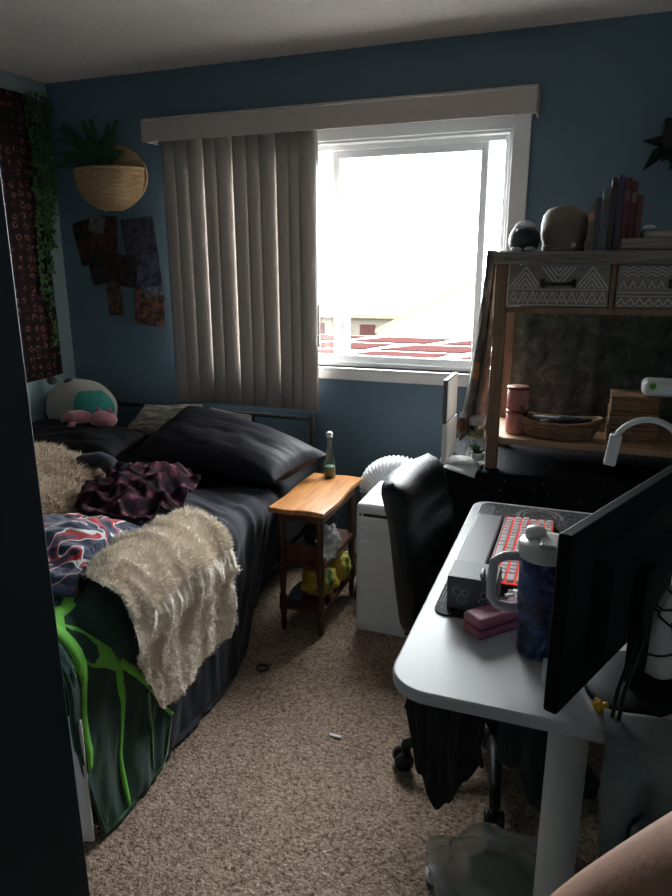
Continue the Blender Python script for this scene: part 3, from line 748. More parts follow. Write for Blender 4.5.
obj('shelf', MB().box((nsx0 + .02, nsy0 + .04, .30), (nsx1 - .02, nsy1 - .04, .318)), m_honeyd, nst, bevel=.004)
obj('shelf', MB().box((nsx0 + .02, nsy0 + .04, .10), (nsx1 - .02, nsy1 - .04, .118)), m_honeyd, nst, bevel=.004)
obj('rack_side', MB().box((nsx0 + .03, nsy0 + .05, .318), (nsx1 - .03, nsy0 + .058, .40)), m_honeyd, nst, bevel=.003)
bt = thing('glass_bottle', 'clear glass bottle standing at the back of the nightstand', 'bottle', (-1.045, 2.755, nsz))
obj('bottle_body', MB().lathe([(.026, 0), (.029, .008), (.029, .065), (.022, .10), (.012, .135), (.011, .175), (.014, .178), (.014, .19)], (-1.045, 2.755, nsz), 24), m_clear, bt, smooth=True)
obj('stopper', MB().lathe([(.010, 0), (.015, .004), (.015, .018), (.008, .024)], (-1.045, 2.755, nsz + .19), 16), m_cap, bt, smooth=True)
obj('contents', MB().lathe([(.024, .004), (.026, .05), (.02, .055)], (-1.045, 2.755, nsz), 20), m_leafd, bt, smooth=True)
def crumple(c, r, seed, amp=.25, fr=2.2, nu=36, nv=26):
    return MB().ellipsoid(c, r, nu, nv, lambda d: amp * (abs(nz(d.x * fr, d.y * fr, d.z * fr + seed)) * 1.6 - .4) + amp * .4 * nz(d.x * fr * 2.5, d.y * fr * 2.5, d.z * fr * 2.5 + seed))
single('snack_bag', crumple((-.985, 2.47, .195), (.075, .075, .072), 3), m_chip, 'yellow and green snack bag on the bottom shelf of the nightstand', 'snack bag', smooth=True)
single('yellow_bag', crumple((-.955, 2.62, .20), (.06, .07, .075), 9), m_chip, 'yellow foil bag behind the snack bag under the nightstand', 'snack bag', smooth=True)
single('blue_tub', MB().box((-1.09, 2.38, .118), (-1.04, 2.48, .165)), m_bluebox, 'small slate blue tub on the dark left end of the bottom shelf', 'tub', bevel=.01)
single('clear_wrap', crumple((-.925, 2.42, .40), (.05, .05, .07), 6, .35), m_film, 'crumpled clear plastic wrap on the middle shelf of the nightstand', 'wrapper', smooth=True)
single('dark_bundle', crumple((-1.03, 2.6, .385), (.06, .14, .06), 16, .2), m_blackcloth, 'dark cloth bundle deep on the middle shelf of the nightstand', 'cloth bundle', smooth=True)
single('dark_pouch', crumple((-.86, 2.66, .075), (.025, .06, .065), 19, .2), m_blackcloth, 'dark pouch on the carpet between the nightstand and air conditioner', 'pouch', smooth=True)

# ------------------------------------------------------------------ portable air conditioner
ac = thing('air_conditioner', 'white portable air conditioner with a ribbed hose behind the office chair', 'air conditioner', (-.64, 2.6, 0))
ax0, ax1, ay0, ay1 = -.815, -.545, 2.44, 2.77
b = MB().box((ax0, ay0, .025), (ax1, ay1, .575)); obj('body', b, m_white, ac, bevel=.022, seg=4)
b = MB().box((ax0 + .012, ay0 + .012, .0), (ax1 - .012, ay1 - .012, .03)); obj('plinth', b, m_white, ac, bevel=.004)
b = MB()
for k in range(5): b.box((ax0 + .022, ay0 - .008, .405 + k * .023), (ax1 - .03, ay0 + .004, .418 + k * .023), None)
obj('vent_grille', b, m_white, ac, bevel=.002)
obj('air_slot', MB().box((ax0 + .035, ay0 - .003, .522), (ax1 - .03, ay0 + .002, .534)), m_black, ac)
obj('status_light', MB().lathe([(.006, 0), (.006, .003), (.003, .004)], (ax0 + .022, ay0, .528), 12, axis=(0, -1, 0)), m_grey, ac, smooth=True)
obj('control_panel', MB().box((ax0 + .10, ay0 + .06, .574), (ax1 - .05, ay0 + .16, .578)), m_white, ac, bevel=.002)
P = []
for k in range(140):
    t = k / 139
    if t < .75:
        a = PI * (1.12 - t / .75 * 1.05); P.append(Vector((-.765 + .115 * cos(a), 2.91 + .02 * t, .485 + .095 * sin(a))))
    else:
        s_ = (t - .75) / .25; e = P[104]; P.append(Vector((e.x - .01 * s_, e.y + .16 * s_, e.z - .13 * s_)))
P = [Vector((-.82, 2.84, .32)), Vector((-.855, 2.87, .40))] + P
rad = [.062 + (.007 if (i // 2) % 2 else -.003) for i in range(len(P))]
obj('exhaust_hose', MB().tube(P, rad, 22), m_white, ac, smooth=True)

# ------------------------------------------------------------------ floor bits
single('hair_tie', MB().tube([(-1.06 + .022 * cos(2 * PI * k / 24), 2.05 + .02 * sin(2 * PI * k / 24), .005) for k in range(24)], .004, 8, closed=True), m_black, 'black hair tie lying on the carpet by the bed', 'hair tie', smooth=True)
single('paper_scrap', MB().box((-.68, 1.775, .001), (-.64, 1.785, .006)), m_paper, 'thin white scrap lying on the open carpet', 'scrap')

# ------------------------------------------------------------------ black table and hutch
tb = thing('draped_table', 'low black table draped in sparkly black cloth under the hutch', 'table', (.15, 2.8, 0))
tx0, tx1, ty0, ty1, tz = -.50, .85, 2.46, 3.17, .75
obj('table_top', MB().box((tx0 + .02, ty0 + .02, tz - .03), (tx1 - .02, ty1, tz - .006)), m_black, tb)
for x in (tx0 + .06, tx1 - .06):
    for y in (ty0 + .07, ty1 - .05): obj('leg', MB().box((x - .02, y - .02, 0), (x + .02, y + .02, tz - .03)), m_black, tb)
def f(u, v):
    x = tx0 + (tx1 - tx0) * u; L = .71 + .70
    s_ = v * L
    wv = .014 * nz(u * 14, 0, 2) + .008 * nz(u * 30, v * 6, 5)
    if s_ < .70: return Vector((x, ty1 - s_, tz))
    d = s_ - .70; k = min(1, d / .10)
    return Vector((x, ty0 + .005 - .02 * min(1, d / .03) + wv * k - .01 * k, tz - max(0, d - .012)))
obj('table_cloth', MB().grid(f, 110, 70), m_velvet, tb, smooth=True, solid=.004)
def f(u, v):
    y = ty0 + (ty1 - ty0) * u; d = v * .7
    return Vector((tx0 - .004 - .02 * min(1, d / .03) + .012 * nz(u * 12, 1, 3) * min(1, d / .1), y, tz - d))
obj('cloth_side', MB().grid(f, 50, 30), m_velvet, tb, smooth=True, solid=.004)

hx, hX, hy0, hy1 = -.318, .48, 2.50, 2.90
ht = thing('desk_hutch', 'weathered wooden hutch with two patterned drawers standing on the black table', 'hutch', (.07, 2.7, tz + .003))
z0 = tz + .003
def f(u, v):
    return Vector((hx - .03 + (hX - hx + .06) * u, hy0 - .018 + .012 * nz(u * 7, 2) + (hy1 - hy0 + .02) * v, 0))
b = MB(); n = 40
fr = [(hx - .012 + (hX - hx + .04) * k / n, hy0 - .02 + .012 * nz(k * .3, 2.2)) for k in range(n + 1)]
b.poly(fr + [(hX + .028, hy1), (hx - .012, hy1)], 1.502, 1.545); obj('top_board', b, m_rough, ht, bevel=.004)
for x in (hx, hX - .042):
    for y in (hy0, hy1 - .04): obj('post', MB().box((x, y, z0), (x + .042, y + .036, 1.502)), m_post, ht, bevel=.003)
obj('drawer_rail', MB().box((hx + .042, hy0 + .004, 1.335), (hX - .042, hy0 + .03, 1.357)), m_post, ht, bevel=.002)
obj('divider', MB().box((.062, hy0 + .002, 1.357), (.078, hy1 - .02, 1.502)), m_post, ht, bevel=.002)
obj('drawer_floor', MB().box((hx + .042, hy0 + .03, 1.335), (hX - .042, hy1 - .02, 1.345)), m_post, ht)
obj('bottom_shelf', MB().box((hx + .006, hy0 + .004, .853), (hX - .006, hy1 - .004, .878)), m_shelf, ht, bevel=.004)
m_drawer = wood('grey_brown_drawer', (.22, .185, .16), (.30, .26, .225), .7, (1.5, 10, 14), 3, 0)
m_chalk = mat('chalk_white_print', (.66, .63, .60), .8, bump=.1, bscale=90)
yd = hy0 + .004
for di, (x0, x1) in enumerate(((hx + .046, .059), (.081, hX - .046))):
    dr = obj('drawer', MB().box((x0, yd, 1.360), (x1, hy1 - .03, 1.499)), m_drawer, ht, bevel=.002)
    b = MB(); W = x1 - x0; zb = 1.360
    L_ = lambda p, q, w_: b.strip((x0 + p[0] * W, zb + p[1] * 1.25), (x0 + q[0] * W, zb + q[1] * 1.25), w_, yd)
    if di == 0:
        L_((.01, .046), (.99, .046), .003); L_((.01, .004), (.99, .004), .003)
        for k in range(10):
            a = .01 + k * .098; L_((a, .008), (a + .049, .040), .004); L_((a + .049, .040), (a + .098, .008), .004)
            L_((a + .035, .012), (a + .049, .022), .003); L_((a + .049, .022), (a + .063, .012), .003)
            L_((a + .085, .038), (a + .098, .028), .003) if k < 9 else None
        for k in range(4):
            for c in (.17, .83):
                h_ = .16 - .042 * k; L_((c - h_, .050), (c, .050 + .056 * h_ / .16), .0048); L_((c, .050 + .056 * h_ / .16), (c + h_, .050), .0048)
            h_ = .17 - .045 * k; L_((.5 - h_, .107), (.5, .107 - .054 * h_ / .17), .0048); L_((.5, .107 - .054 * h_ / .17), (.5 + h_, .107), .0048)
    else:
        for k in range(12):
            a = .01 + k * .0817
            for zz in (.082, .091, .100):
                L_((a, zz), (a + .041, zz + .007 if zz < .1 else .107), .003); L_((a + .041, min(.107, zz + .007)), (a + .0817, zz), .003)
            L_((a, .008), (a + .041, .024), .0035); L_((a + .041, .024), (a + .0817, .008), .0035); L_((a + .02, .006), (a + .06, .006), .003)
            L_((a, .040), (a + .0817, .040), .0025); L_((a, .030), (a + .0817, .030), .002)
            L_((a + .02, .050), (a + .05, .070), .003); L_((a + .05, .070), (a + .08, .050), .003)
    obj('drawer_pattern', b, m_chalk, dr)
    xc = (x0 + x1) / 2 + (.0 if di == 0 else .04)
    h = MB()
    for sg in (-1, 1): h.box((xc + sg * .052 - .008, yd - .006, 1.424), (xc + sg * .052 + .008, yd + .001, 1.452)); h.tube([(xc + sg * .050, yd, 1.438), (xc + sg * .050, yd - .022, 1.438)], .005, 8)
    h.tube([(xc - .056, yd - .022, 1.438), (xc, yd - .026, 1.435), (xc + .056, yd - .022, 1.438)], .006, 8)
    obj('handle', h, m_blackm, dr, smooth=True)
# cloth hung behind the hutch
def f(u, v):
    x = hx + .03 + (hX - hx - .06) * u; z = .88 + .45 * v
    return Vector((x, hy1 + .012 + .012 * nz(u * 8, v * 1.2, 4) + .006 * sin(u * 40 + 3 * nz(u * 4, v)), z))
single('tie_dye_cloth', MB().grid(f, 60, 20), m_tie, 'mottled dark grey cloth hanging across the back of the hutch', 'cloth', smooth=True, solid=.003)
# shawl down the hutch's window side
def f(u, v):
    s_ = v; wd = .035 + .055 * s_ ** 1.3
    x = hx - .004 - (wd - .012) * (1 - u) - .004 - .012 * s_; z = 1.55 - .64 * s_ - .05 * (1 - u) * s_
    y = hy0 - .012 + .10 * u + .020 * sin(u * 11 + 4 * s_) + .012 * nz(u * 4, s_ * 5, 7)
    return Vector((x, y, z))
single('shawl', MB().grid(f, 24, 50), m_shawl, 'mottled brown shawl hanging down the window side of the hutch', 'shawl', smooth=True, solid=.004)
ck = thing('hanging_beads', 'white string with a brown bead hanging beside the glass jar', 'beads', (-.40, 2.46, .88))
obj('string', MB().tube([(-.385, 2.455, 1.13), (-.39, 2.452, 1.06), (-.40, 2.45, .985), (-.405, 2.45, .94)], .0025, 6), m_paper, ck, smooth=True)
obj('bead', MB().lathe([(.006, 0), (.016, .012), (.019, .03), (.014, .05), (.006, .058)], (-.405, 2.45, .895), 16), m_jarlid, ck, smooth=True)
obj('tassel', MB().lathe([(.004, 0), (.013, .004), (.010, .02), (.004, .024)], (-.402, 2.45, .953), 12), m_paper, ck, smooth=True)
single('hanging_tag', MB().box((-.372, 2.462, 1.095), (-.352, 2.466, 1.16)), m_honey, 'small yellow wooden tag dangling on the shawl', 'tag', bevel=.002)

# things on top of the hutch
zt = 1.545
df = thing('dome_figure', 'small dark dome figure with a white cap, on the hutch nearest the window', 'figurine', (-.235, 2.58, zt))
prof = [(.032, 0), (.05, .01), (.056, .035), (.052, .06), (.04, .08)]
obj('body', MB().lathe(prof, (-.235, 2.58, zt), 28), m_darkfig, df, smooth=True)
obj('cap', MB().lathe([(.041, .077), (.034, .092), (.02, .102), (.004, .106)], (-.235, 2.58, zt), 28), m_cap, df, smooth=True)
obj('bill', MB().ellipsoid((-.232, 2.528, zt + .070), (.030, .026, .008), 18, 10), m_darkfig, df, smooth=True)
for k in (-.022, .022): obj('foot', MB().ellipsoid((-.235 + k, 2.538, zt + .008), (.02, .022, .009), 14, 8), m_cap, df, smooth=True)
rp = thing('round_pot', 'squat round brown pot between the dome figure and the books', 'pot', (-.105, 2.62, zt))
obj('bowl', MB().lathe([(.056, 0), (.066, .012), (.069, .02), (.078, .05), (.080, .09), (.074, .122), (.058, .142), (.03, .152), (.004, .154)], (-.105, 2.62, zt), 36), m_pot, rp, smooth=True)
obj('base_ring', MB().lathe([(.066, .0), (.073, .004), (.073, .018), (.068, .022)], (-.105, 2.62, zt), 36), m_rough, rp, smooth=True)
obj('knob', MB().lathe([(.008, 0), (.009, .008), (.004, .012)], (-.07, 2.558, zt + .02), 14, axis=(.3, -1, 0)), m_cap, rp, smooth=True)
bcols = [(.16, .13, .105), (.085, .085, .10), (.13, .135, .15), (.055, .045, .055), (.06, .06, .09), (.14, .03, .045), (.10, .022, .035), (.13, .05, .06)]
bsp = [(-.028, .155, .020, 'tan short book, first of the standing row by the round pot', 0), (-.007, .172, .018, 'slim grey book second from the round pot', 0), (.013, .205, .024, 'pale grey book third from the round pot', 0),
       (.038, .232, .016, 'thin black book at the middle of the row', 0), (.056, .238, .020, 'tallest dark blue book in the row', 0), (.078, .190, .020, 'tall maroon book standing on the plank right of the dark blue book', .04),
       (.100, .178, .018, 'dark red book between the maroon and rose books', .04), (.120, .135, .018, 'short rose book at the end of the standing row', .04)]
for i, (x, h_, w_, lb, dz) in enumerate(bsp):
    zb = zt + dz; y0 = 2.545 + .006 * (i % 3)
    m = mat('book_cover_%d' % i, bcols[i], .5, col2=tuple(min(1, c * 1.25) for c in bcols[i]), scale=30)
    bo = thing('standing_book', lb + ' on the hutch', 'book', (x + w_ / 2, y0 + .07, zb), 'books standing on the hutch')
    b = MB(); b.box((x, y0, zb), (x + .002, y0 + .14, zb + h_)); b.box((x + w_ - .002, y0, zb), (x + w_, y0 + .14, zb + h_)); b.box((x + .002, y0, zb), (x + w_ - .002, y0 + .003, zb + h_))
    obj('cover', b, m, bo); obj('pages', MB().box((x + .002, y0 + .003, zb + .003), (x + w_ - .002, y0 + .135, zb + h_ - .004)), m_paper, bo)
    if i in (0, 2, 5, 6): obj('spine_band', MB().box((x + .001, y0 - .0006, zb + h_ * .62), (x + w_ - .001, y0 + .001, zb + h_ * .8)), m_pot if i else m_shelf, bo)
b = MB(); n = 16
L = [(.066 + .02 * (1 - sin(PI / 2 * k / n)) * 0 + .018 * (1 - sin(PI * k / n)), 2.50 + .3 * k / n) for k in range(n + 1)]
b.poly([(.475, 2.50), (.475, 2.80)] + list(reversed(L)), zt + .0005, zt + .039)
single('wood_plank', b, m_rough, 'thick weathered plank lying on the right half of the hutch top', 'plank', bevel=.008, seg=3)
bo = thing('lying_book', 'closed tan book lying flat on the plank beside the standing row', 'book', (.24, 2.60, zt + .039))
b = MB(); b.box((.145, 2.53, zt + .0395), (.36, 2.68, zt + .042)); b.box((.145, 2.53, zt + .060), (.36, 2.68, zt + .0625)); b.box((.145, 2.53, zt + .042), (.15, 2.68, zt + .060)); obj('cover', b, m_pot, bo)
obj('pages', MB().box((.15, 2.534, zt + .042), (.355, 2.676, zt + .060)), m_cream, bo)
single('small_shell', MB().ellipsoid((.165, 2.57, zt + .072), (.022, .016, .010), 18, 10, lambda d: .1 * nz(d.x * 4, d.y * 4, d.z * 4)), m_cap, 'small pale shell on the lying tan book', 'shell', smooth=True)

# things on the bottom shelf
zs = .8788
def candle(z, lab):
    t = thing('candle_jar', lab, 'candle', (-.222, 2.60, z), 'pink candle jars on the shelf')
    obj('jar', MB().lathe([(.036, 0), (.040, .006), (.040, .074), (.037, .078)], (-.222, 2.60, z), 28), m_jarpink, t, smooth=True)
    obj('lid', MB().lathe([(.041, .078), (.041, .088), (.036, .090)], (-.222, 2.60, z), 28), m_jarlid, t, smooth=True)
candle(zs, 'pink candle jar standing on the hutch shelf beside the post, beneath another'); candle(zs + .091, 'pink candle jar stacked on top of the lower pink jar')
wt = thing('wicker_tray', 'long brown wicker tray on the hutch shelf', 'basket', (-.065, 2.58, zs))
def f(u, v):
    a = 2 * PI * u; r = .82 + .18 * v; w_ = .0025 * sin(v * 40) + .0015 * sin(u * 220)
    return Vector((-.065 + (.145 * r + w_) * cos(a), 2.585 + (.075 * r + w_) * sin(a), zs + .003 + .055 * v + .018 * v * cos(a) ** 2))
obj('tray_wall', MB().grid(f, 72, 14), m_wickerd, wt, smooth=True, solid=.005)
obj('tray_floor', MB().lathe([(.12, .001), (.12, .006)], (-.065, 2.585, zs), 36, sy=.52), m_wickerd, wt)
obj('rim', MB().tube([(-.065 + .147 * cos(2 * PI * k / 40), 2.585 + .077 * sin(2 * PI * k / 40), zs + .060 + .018 * cos(2 * PI * k / 40) ** 2) for k in range(40)], .006, 8, closed=True), m_wickerd, wt, smooth=True)
single('white_stick', MB().tube([(-.16, 2.57, zs + .075), (-.10, 2.575, zs + .072), (-.03, 2.58, zs + .064)], .006, 10), m_paper, 'white stick lying across the wicker tray', 'stick', smooth=True)
sb = thing('small_bottle', 'little dark bottle with a copper cap leaning at the end of the wicker tray', 'bottle', (-.185, 2.56, zs + .05))
obj('body', MB().tube([(-.185, 2.57, zs + .045), (-.195, 2.565, zs + .085)], .011, 12), m_black, sb, smooth=True); obj('cap', MB().tube([(-.196, 2.565, zs + .086), (-.203, 2.56, zs + .11)], .009, 12), m_jarlid, sb, smooth=True)
single('dark_cloth_roll', crumple((-.04, 2.59, zs + .045), (.10, .045, .035), 31, .2), m_blackcloth, 'dark cloth bunched inside the wicker tray', 'cloth', smooth=True)
for k, (dz, w_, h_, lb) in enumerate(((0, .17, .06, 'lowest brown woven box of the stack on the hutch shelf'), (.061, .165, .05, 'middle brown woven box of the stack on the hutch shelf'), (.112, .16, .055, 'top brown woven box of the stack under the white tub'))):
    t = thing('woven_box', lb, 'box', (.185, 2.66, zs + dz), 'woven boxes stacked on the hutch shelf')
    obj('box_body', MB().box((.185 - w_ / 2, 2.58, zs + dz), (.185 + w_ / 2, 2.74, zs + dz + h_ - .012)), m_wickerd, t, bevel=.006)
    obj('lid', MB().box((.183 - w_ / 2, 2.577, zs + dz + h_ - .012), (.187 + w_ / 2, 2.743, zs + dz + h_)), m_wickerd, t, bevel=.004)
wt = thing('white_tub', 'white rounded tub with a green dot on the woven boxes', 'tub', (.255, 2.64, zs + .167))
obj('tub_body', MB().box((.205, 2.59, zs + .1675), (.33, 2.70, zs + .225)), m_white, wt, bevel=.02, seg=4)
obj('green_dot', MB().lathe([(.012, 0), (.012, .002), (.009, .003)], (.236, 2.591, zs + .207), 18, axis=(0, -1, .15)), m_lime, wt, smooth=True)
single('brown_cup', MB().lathe([(.025, 0), (.032, .02), (.034, .07), (.030, .08), (.027, .07), (.02, .01)], (.345, 2.60, zs), 20), m_pot, 'brown cup on the hutch shelf right of the woven boxes', 'cup', smooth=True)

# things on the black table's window corner
tz2 = tz + .003
sl = thing('slim_case', 'slim white case standing on edge at the corner of the black table', 'case', (-.475, 2.60, tz2))
obj('shell', MB().box((-.484, 2.49, tz2), (-.466, 2.70, .915)), m_white, sl, bevel=.004)
fr_ = thing('framed_canvas', 'thin framed canvas balanced on the slim white case', 'picture', (-.475, 2.60, .916))
obj('frame', MB().box((-.486, 2.485, .916), (-.470, 2.70, 1.085)), m_grey, fr_, bevel=.002)
obj('canvas', MB().box((-.4702, 2.493, .924), (-.468, 2.692, 1.077)), m_paper, fr_)
single('folded_towel', MB().grid(lambda u, v: Vector((-.465 + .13 * u, 2.475 + .09 * v, tz2 + .026 - .018 * (2 * u - 1) ** 4 - .012 * (2 * v - 1) ** 4 + .006 * nz(u * 5, v * 5, 4))), 24, 18), m_towel,
       'folded white towel on the corner of the black table', 'towel', smooth=True, solid=.010)
b = MB(); b.grid(lambda u, v: Vector((-.465 + .12 * u + .02 * v, 2.43 + .11 * v, tz2 + .010 - .030 * max(0, (.05 - .11 * v)) / .05 * u)), 14, 12)
single('paper_sheet', b, m_paper, 'white paper sheet poking out over the black table edge', 'paper', smooth=True, solid=.002)
gj = thing('glass_jar', 'glass jar terrarium with a white lid on the folded towel', 'jar', (-.365, 2.545, tz2 + .03))
jx, jy, jz = -.365, 2.545, tz2 + .034
obj('glass', MB().lathe([(.030, 0), (.037, .006), (.038, .09), (.034, .115), (.030, .125), (.030, .13)], (jx, jy, jz), 28), m_clear, gj, smooth=True)
obj('lid', MB().lathe([(.031, .126), (.034, .128), (.034, .155), (.031, .16), (.02, .164), (.003, .165)], (jx, jy, jz), 28), m_lid, gj, smooth=True)
obj('pebble_band', MB().lathe([(.033, .075), (.034, .08), (.034, .105), (.03, .108)], (jx, jy, jz), 24), m_soil, gj, smooth=True)
b = MB(); rnd = random.Random(8)
for k in range(16): leaf(b, Vector((jx, jy, jz + .02)), Vector((rnd.uniform(-1, 1), rnd.uniform(-1, 1), rnd.uniform(.5, 1.6))), Vector((0, -1, .4)), .03, .014)
obj('leaves', b, m_leaf, gj)
pp = thing('small_pot', 'tiny white pot with a green succulent in front of the glass jar', 'plant', (-.345, 2.485, tz2 + .03))
obj('pot', MB().lathe([(.016, 0), (.022, .004), (.025, .03), (.021, .031), (.018, .02)], (-.345, 2.49, tz2 + .033), 20), m_lid, pp, smooth=True)
b = MB()
for k in range(18): leaf(b, Vector((-.345, 2.49, tz2 + .055)), Vector((rnd.uniform(-1, 1), rnd.uniform(-1, 1), rnd.uniform(.3, 1.4))), Vector((0, -1, .4)), .034, .014)
obj('leaves', b, m_leafd, pp)

# ------------------------------------------------------------------ desk
dz = .75
dk = thing('white_desk', 'white desk with rounded corners and a thick round leg', 'desk', (.1, 1.6, 0))
P = []
def corner(cx, cy, r, a0):
    for k in range(9):
        a = R(a0 + 90 * k / 8); P.append((cx + r * cos(a), cy + r * sin(a)))
dx0, dx1, dy0, dy1 = -.297, .50, 1.055, 2.14
corner(dx0 + .08, dy0 + .08, .08, 180); corner(dx1 - .08, dy0 + .08, .08, 270); corner(dx1 - .08, dy1 - .08, .08, 0); corner(dx0 + .05, dy1 - .05, .05, 90)
obj('desk_top', MB().poly(P, dz - .026, dz), m_desk, dk, bevel=.005, seg=3)
for x, y in ((.035, 1.17), (.42, 1.17), (.22, 2.05), (.42, 2.05)):
    l_ = obj('leg', MB().lathe([(.037, .02), (.037, dz - .028)], (x, y, 0), 28), m_white, dk, smooth=True)
    obj('leg_foot', MB().lathe([(.04, 0), (.045, .006), (.045, .018), (.037, .022)], (x, y, 0), 28), m_white, l_, smooth=True)
# desk mat
mt = thing('desk_mat', 'black desk mat printed with pale stars and a ring', 'desk mat', (-.1, 1.72, dz))
P = []; corner(-.268 + .03, 1.345 + .03, .03, 180); corner(.09 - .03, 1.345 + .03, .03, 270); corner(.09 - .03, 2.115 - .03, .03, 0); corner(-.268 + .03, 2.115 - .03, .03, 90)
obj('mat_sheet', MB().poly(P, dz + .0003, dz + .004), m_mat, mt, bevel=.001)
b = MB(); b_strip = [MB(), MB()]
for r_, a0, a1 in ((.062, -10, 190), (.048, 0, 180), (.068, -10, 190)):
    for k in range(24):
        a, c = R(a0 + (a1 - a0) * k / 24), R(a0 + (a1 - a0) * (k + 1) / 24); w_ = .0018
        q = [(-.085 + rr * cos(t), 2.035 + rr * sin(t)) for rr, t in ((r_ - w_, a), (r_ + w_, a), (r_ + w_, c), (r_ - w_, c))]
        b.poly(q, dz + .0035, dz + .0046)
for k in range(7): b_strip[0].box((-.262 + .006 * k, 1.40, dz + .0035), (-.2605 + .006 * k, 1.50, dz + .0045)); b_strip[1].box((-.262 + .006 * k, 1.98, dz + .0035), (-.2605 + .006 * k, 2.09, dz + .0045))
obj('ring_print', b, m_matline, mt)
for q in b_strip: obj('line_print', q, m_matline, mt)
# keyboard and wrist rest
zm = dz + .0046
single('wrist_rest', MB().box((-.262, 1.50, zm), (-.185, 1.955, zm + .02)), m_wrist, 'long dark grey wrist rest along the keyboard edge', 'wrist rest', bevel=.006, seg=3)
kb = thing('keyboard', 'keyboard with pale keys and glowing red backlight', 'keyboard', (-.11, 1.74, zm))
obj('case', MB().box((-.180, 1.50, zm), (-.035, 1.965, zm + .016)), m_black, kb, bevel=.003)
obj('backlight', MB().box((-.174, 1.508, zm + .016), (-.041, 1.957, zm + .0175)), m_glow, kb)
b = MB()
for r_ in range(6):
    y = 1.51; x0 = -.174 + r_ * .0222
    pat = [1.4, 1.2, 1.2, 5.5, 1.2, 1.2, 1.2, 1.2, 1, 1, 1, 1, 1] if r_ == 0 else [1.5 + .2 * (r_ % 3)] + [1] * 18
    for wk in pat:
        L = .0222 * wk
        if y + L > 1.957: break
        b.add([(x0 + .0015, y + .0015, zm + .0178), (x0 + .0200, y + .0015, zm + .0178), (x0 + .0200, y + L - .002, zm + .0178), (x0 + .0015, y + L - .002, zm + .0178),
               (x0 + .0035, y + .0035, zm + .026), (x0 + .0185, y + .0035, zm + .026), (x0 + .0185, y + L - .0045, zm + .026), (x0 + .0035, y + L - .0045, zm + .026)],
              [(4, 5, 6, 7), (0, 1, 5, 4), (1, 2, 6, 5), (2, 3, 7, 6), (3, 0, 4, 7), (0, 3, 2, 1)])
        y += L
obj('keys', b, m_key, kb)
# grey box with ring marks and strap
bx = thing('ring_print_box', 'dark grey box with ring marks leaning at the near end of the wrist rest', 'box', (-.19, 1.40, zm))
obj('box_body', MB().box((-.243, 1.376, zm), (-.134, 1.470, zm + .078)), m_boxgrey, bx, bevel=.003)
b = MB()
for x, z, r_ in ((-.220, .045, .010), (-.202, .043, .007), (-.208, .027, .011), (-.160, .043, .008), (-.149, .030, .006), (-.166, .028, .005)):
    b.tube([(x + r_ * cos(2 * PI * k / 20), 1.3755, zm + z + r_ * sin(2 * PI * k / 20)) for k in range(20)], .0014, 6, closed=True)
obj('ring_marks', b, m_ring, bx, smooth=True)
b = MB(); Pt = [Vector((-.170, 1.42, zm + .084)), Vector((-.168, 1.39, zm + .085)), Vector((-.160, 1.365, zm + .075)), Vector((-.152, 1.362, zm + .055)), Vector((-.147, 1.36, zm + .03)), Vector((-.140, 1.352, zm + .008))]
b.tube(Pt, [.005, .006, .005, .006, .005, .006], 8)
single('wrist_strap', b, m_grey, 'grey twisted wrist strap hanging over the ring print box', 'strap', smooth=True)
# pink case
pcs = thing('rose_case', 'rose pink hinged case lying in front of the tumbler', 'case', (-.125, 1.335, dz), rz=R(48))
def rb(x, y, z0, z1): return MB().box((-x, -y, z0), (x, y, z1))
obj('case_base', rb(.072, .030, .0, .021), m_case, pcs, bevel=.010, seg=4, local=True); obj('case_lid', rb(.073, .031, .0225, .046), m_case, pcs, bevel=.012, seg=4, local=True)
single('tissue', crumple((-.093, 1.445, dz + .020), (.030, .028, .016), 41, .4), m_paper, 'crumpled white tissue behind the rose pink case', 'tissue', smooth=True)
# tumbler
tm = thing('tumbler', 'large dark blue galaxy print tumbler with a white lid and handle', 'tumbler', (-.036, 1.27, dz))
tx, ty = -.036, 1.27
obj('cup', MB().lathe([(.040, 0), (.042, .004), (.043, .08), (.0475, .10), (.0485, .205), (.0475, .21)], (tx, ty, dz), 36), m_galaxy, tm, smooth=True)
ld = obj('lid', MB().lathe([(.050, .207), (.0525, .212), (.0525, .232), (.049, .238), (.02, .240), (.003, .240)], (tx, ty, dz), 36), m_lid, tm, smooth=True)
obj('lid_tab', MB().lathe([(.020, .238), (.020, .252), (.015, .259), (.003, .261)], (tx - .022, ty + .012, dz), 24), m_lid, ld, smooth=True)
obj('lid_bar', MB().box((tx - .012, ty - .045, dz + .238), (tx + .022, ty + .02, dz + .247)), m_lid, ld, bevel=.004)
hp = [(tx - .040, ty - .01, dz + .205), (tx - .075, ty - .017, dz + .203), (tx - .094, ty - .021, dz + .190), (tx - .097, ty - .022, dz + .15), (tx - .096, ty - .022, dz + .115), (tx - .084, ty - .019, dz + .098), (tx - .060, ty - .014, dz + .094), (tx - .040, ty - .01, dz + .094)]
obj('handle', MB().tube(hp, .0095, 12), m_handle, tm, smooth=True)
single('white_stub', MB().box((-.022, 1.155, dz), (.0, 1.175, dz + .045)), m_white, 'small white block standing beside the monitor foot of the desk', 'block', bevel=.003)

# monitor: back towards the camera
ang = math.atan2(.44, .19)
mn = thing('monitor', 'black flat monitor on the desk with its back to the camera', 'monitor', (.085, 1.198, dz), rz=ang)
mw2, mz0, mz1 = .262, .055, .362
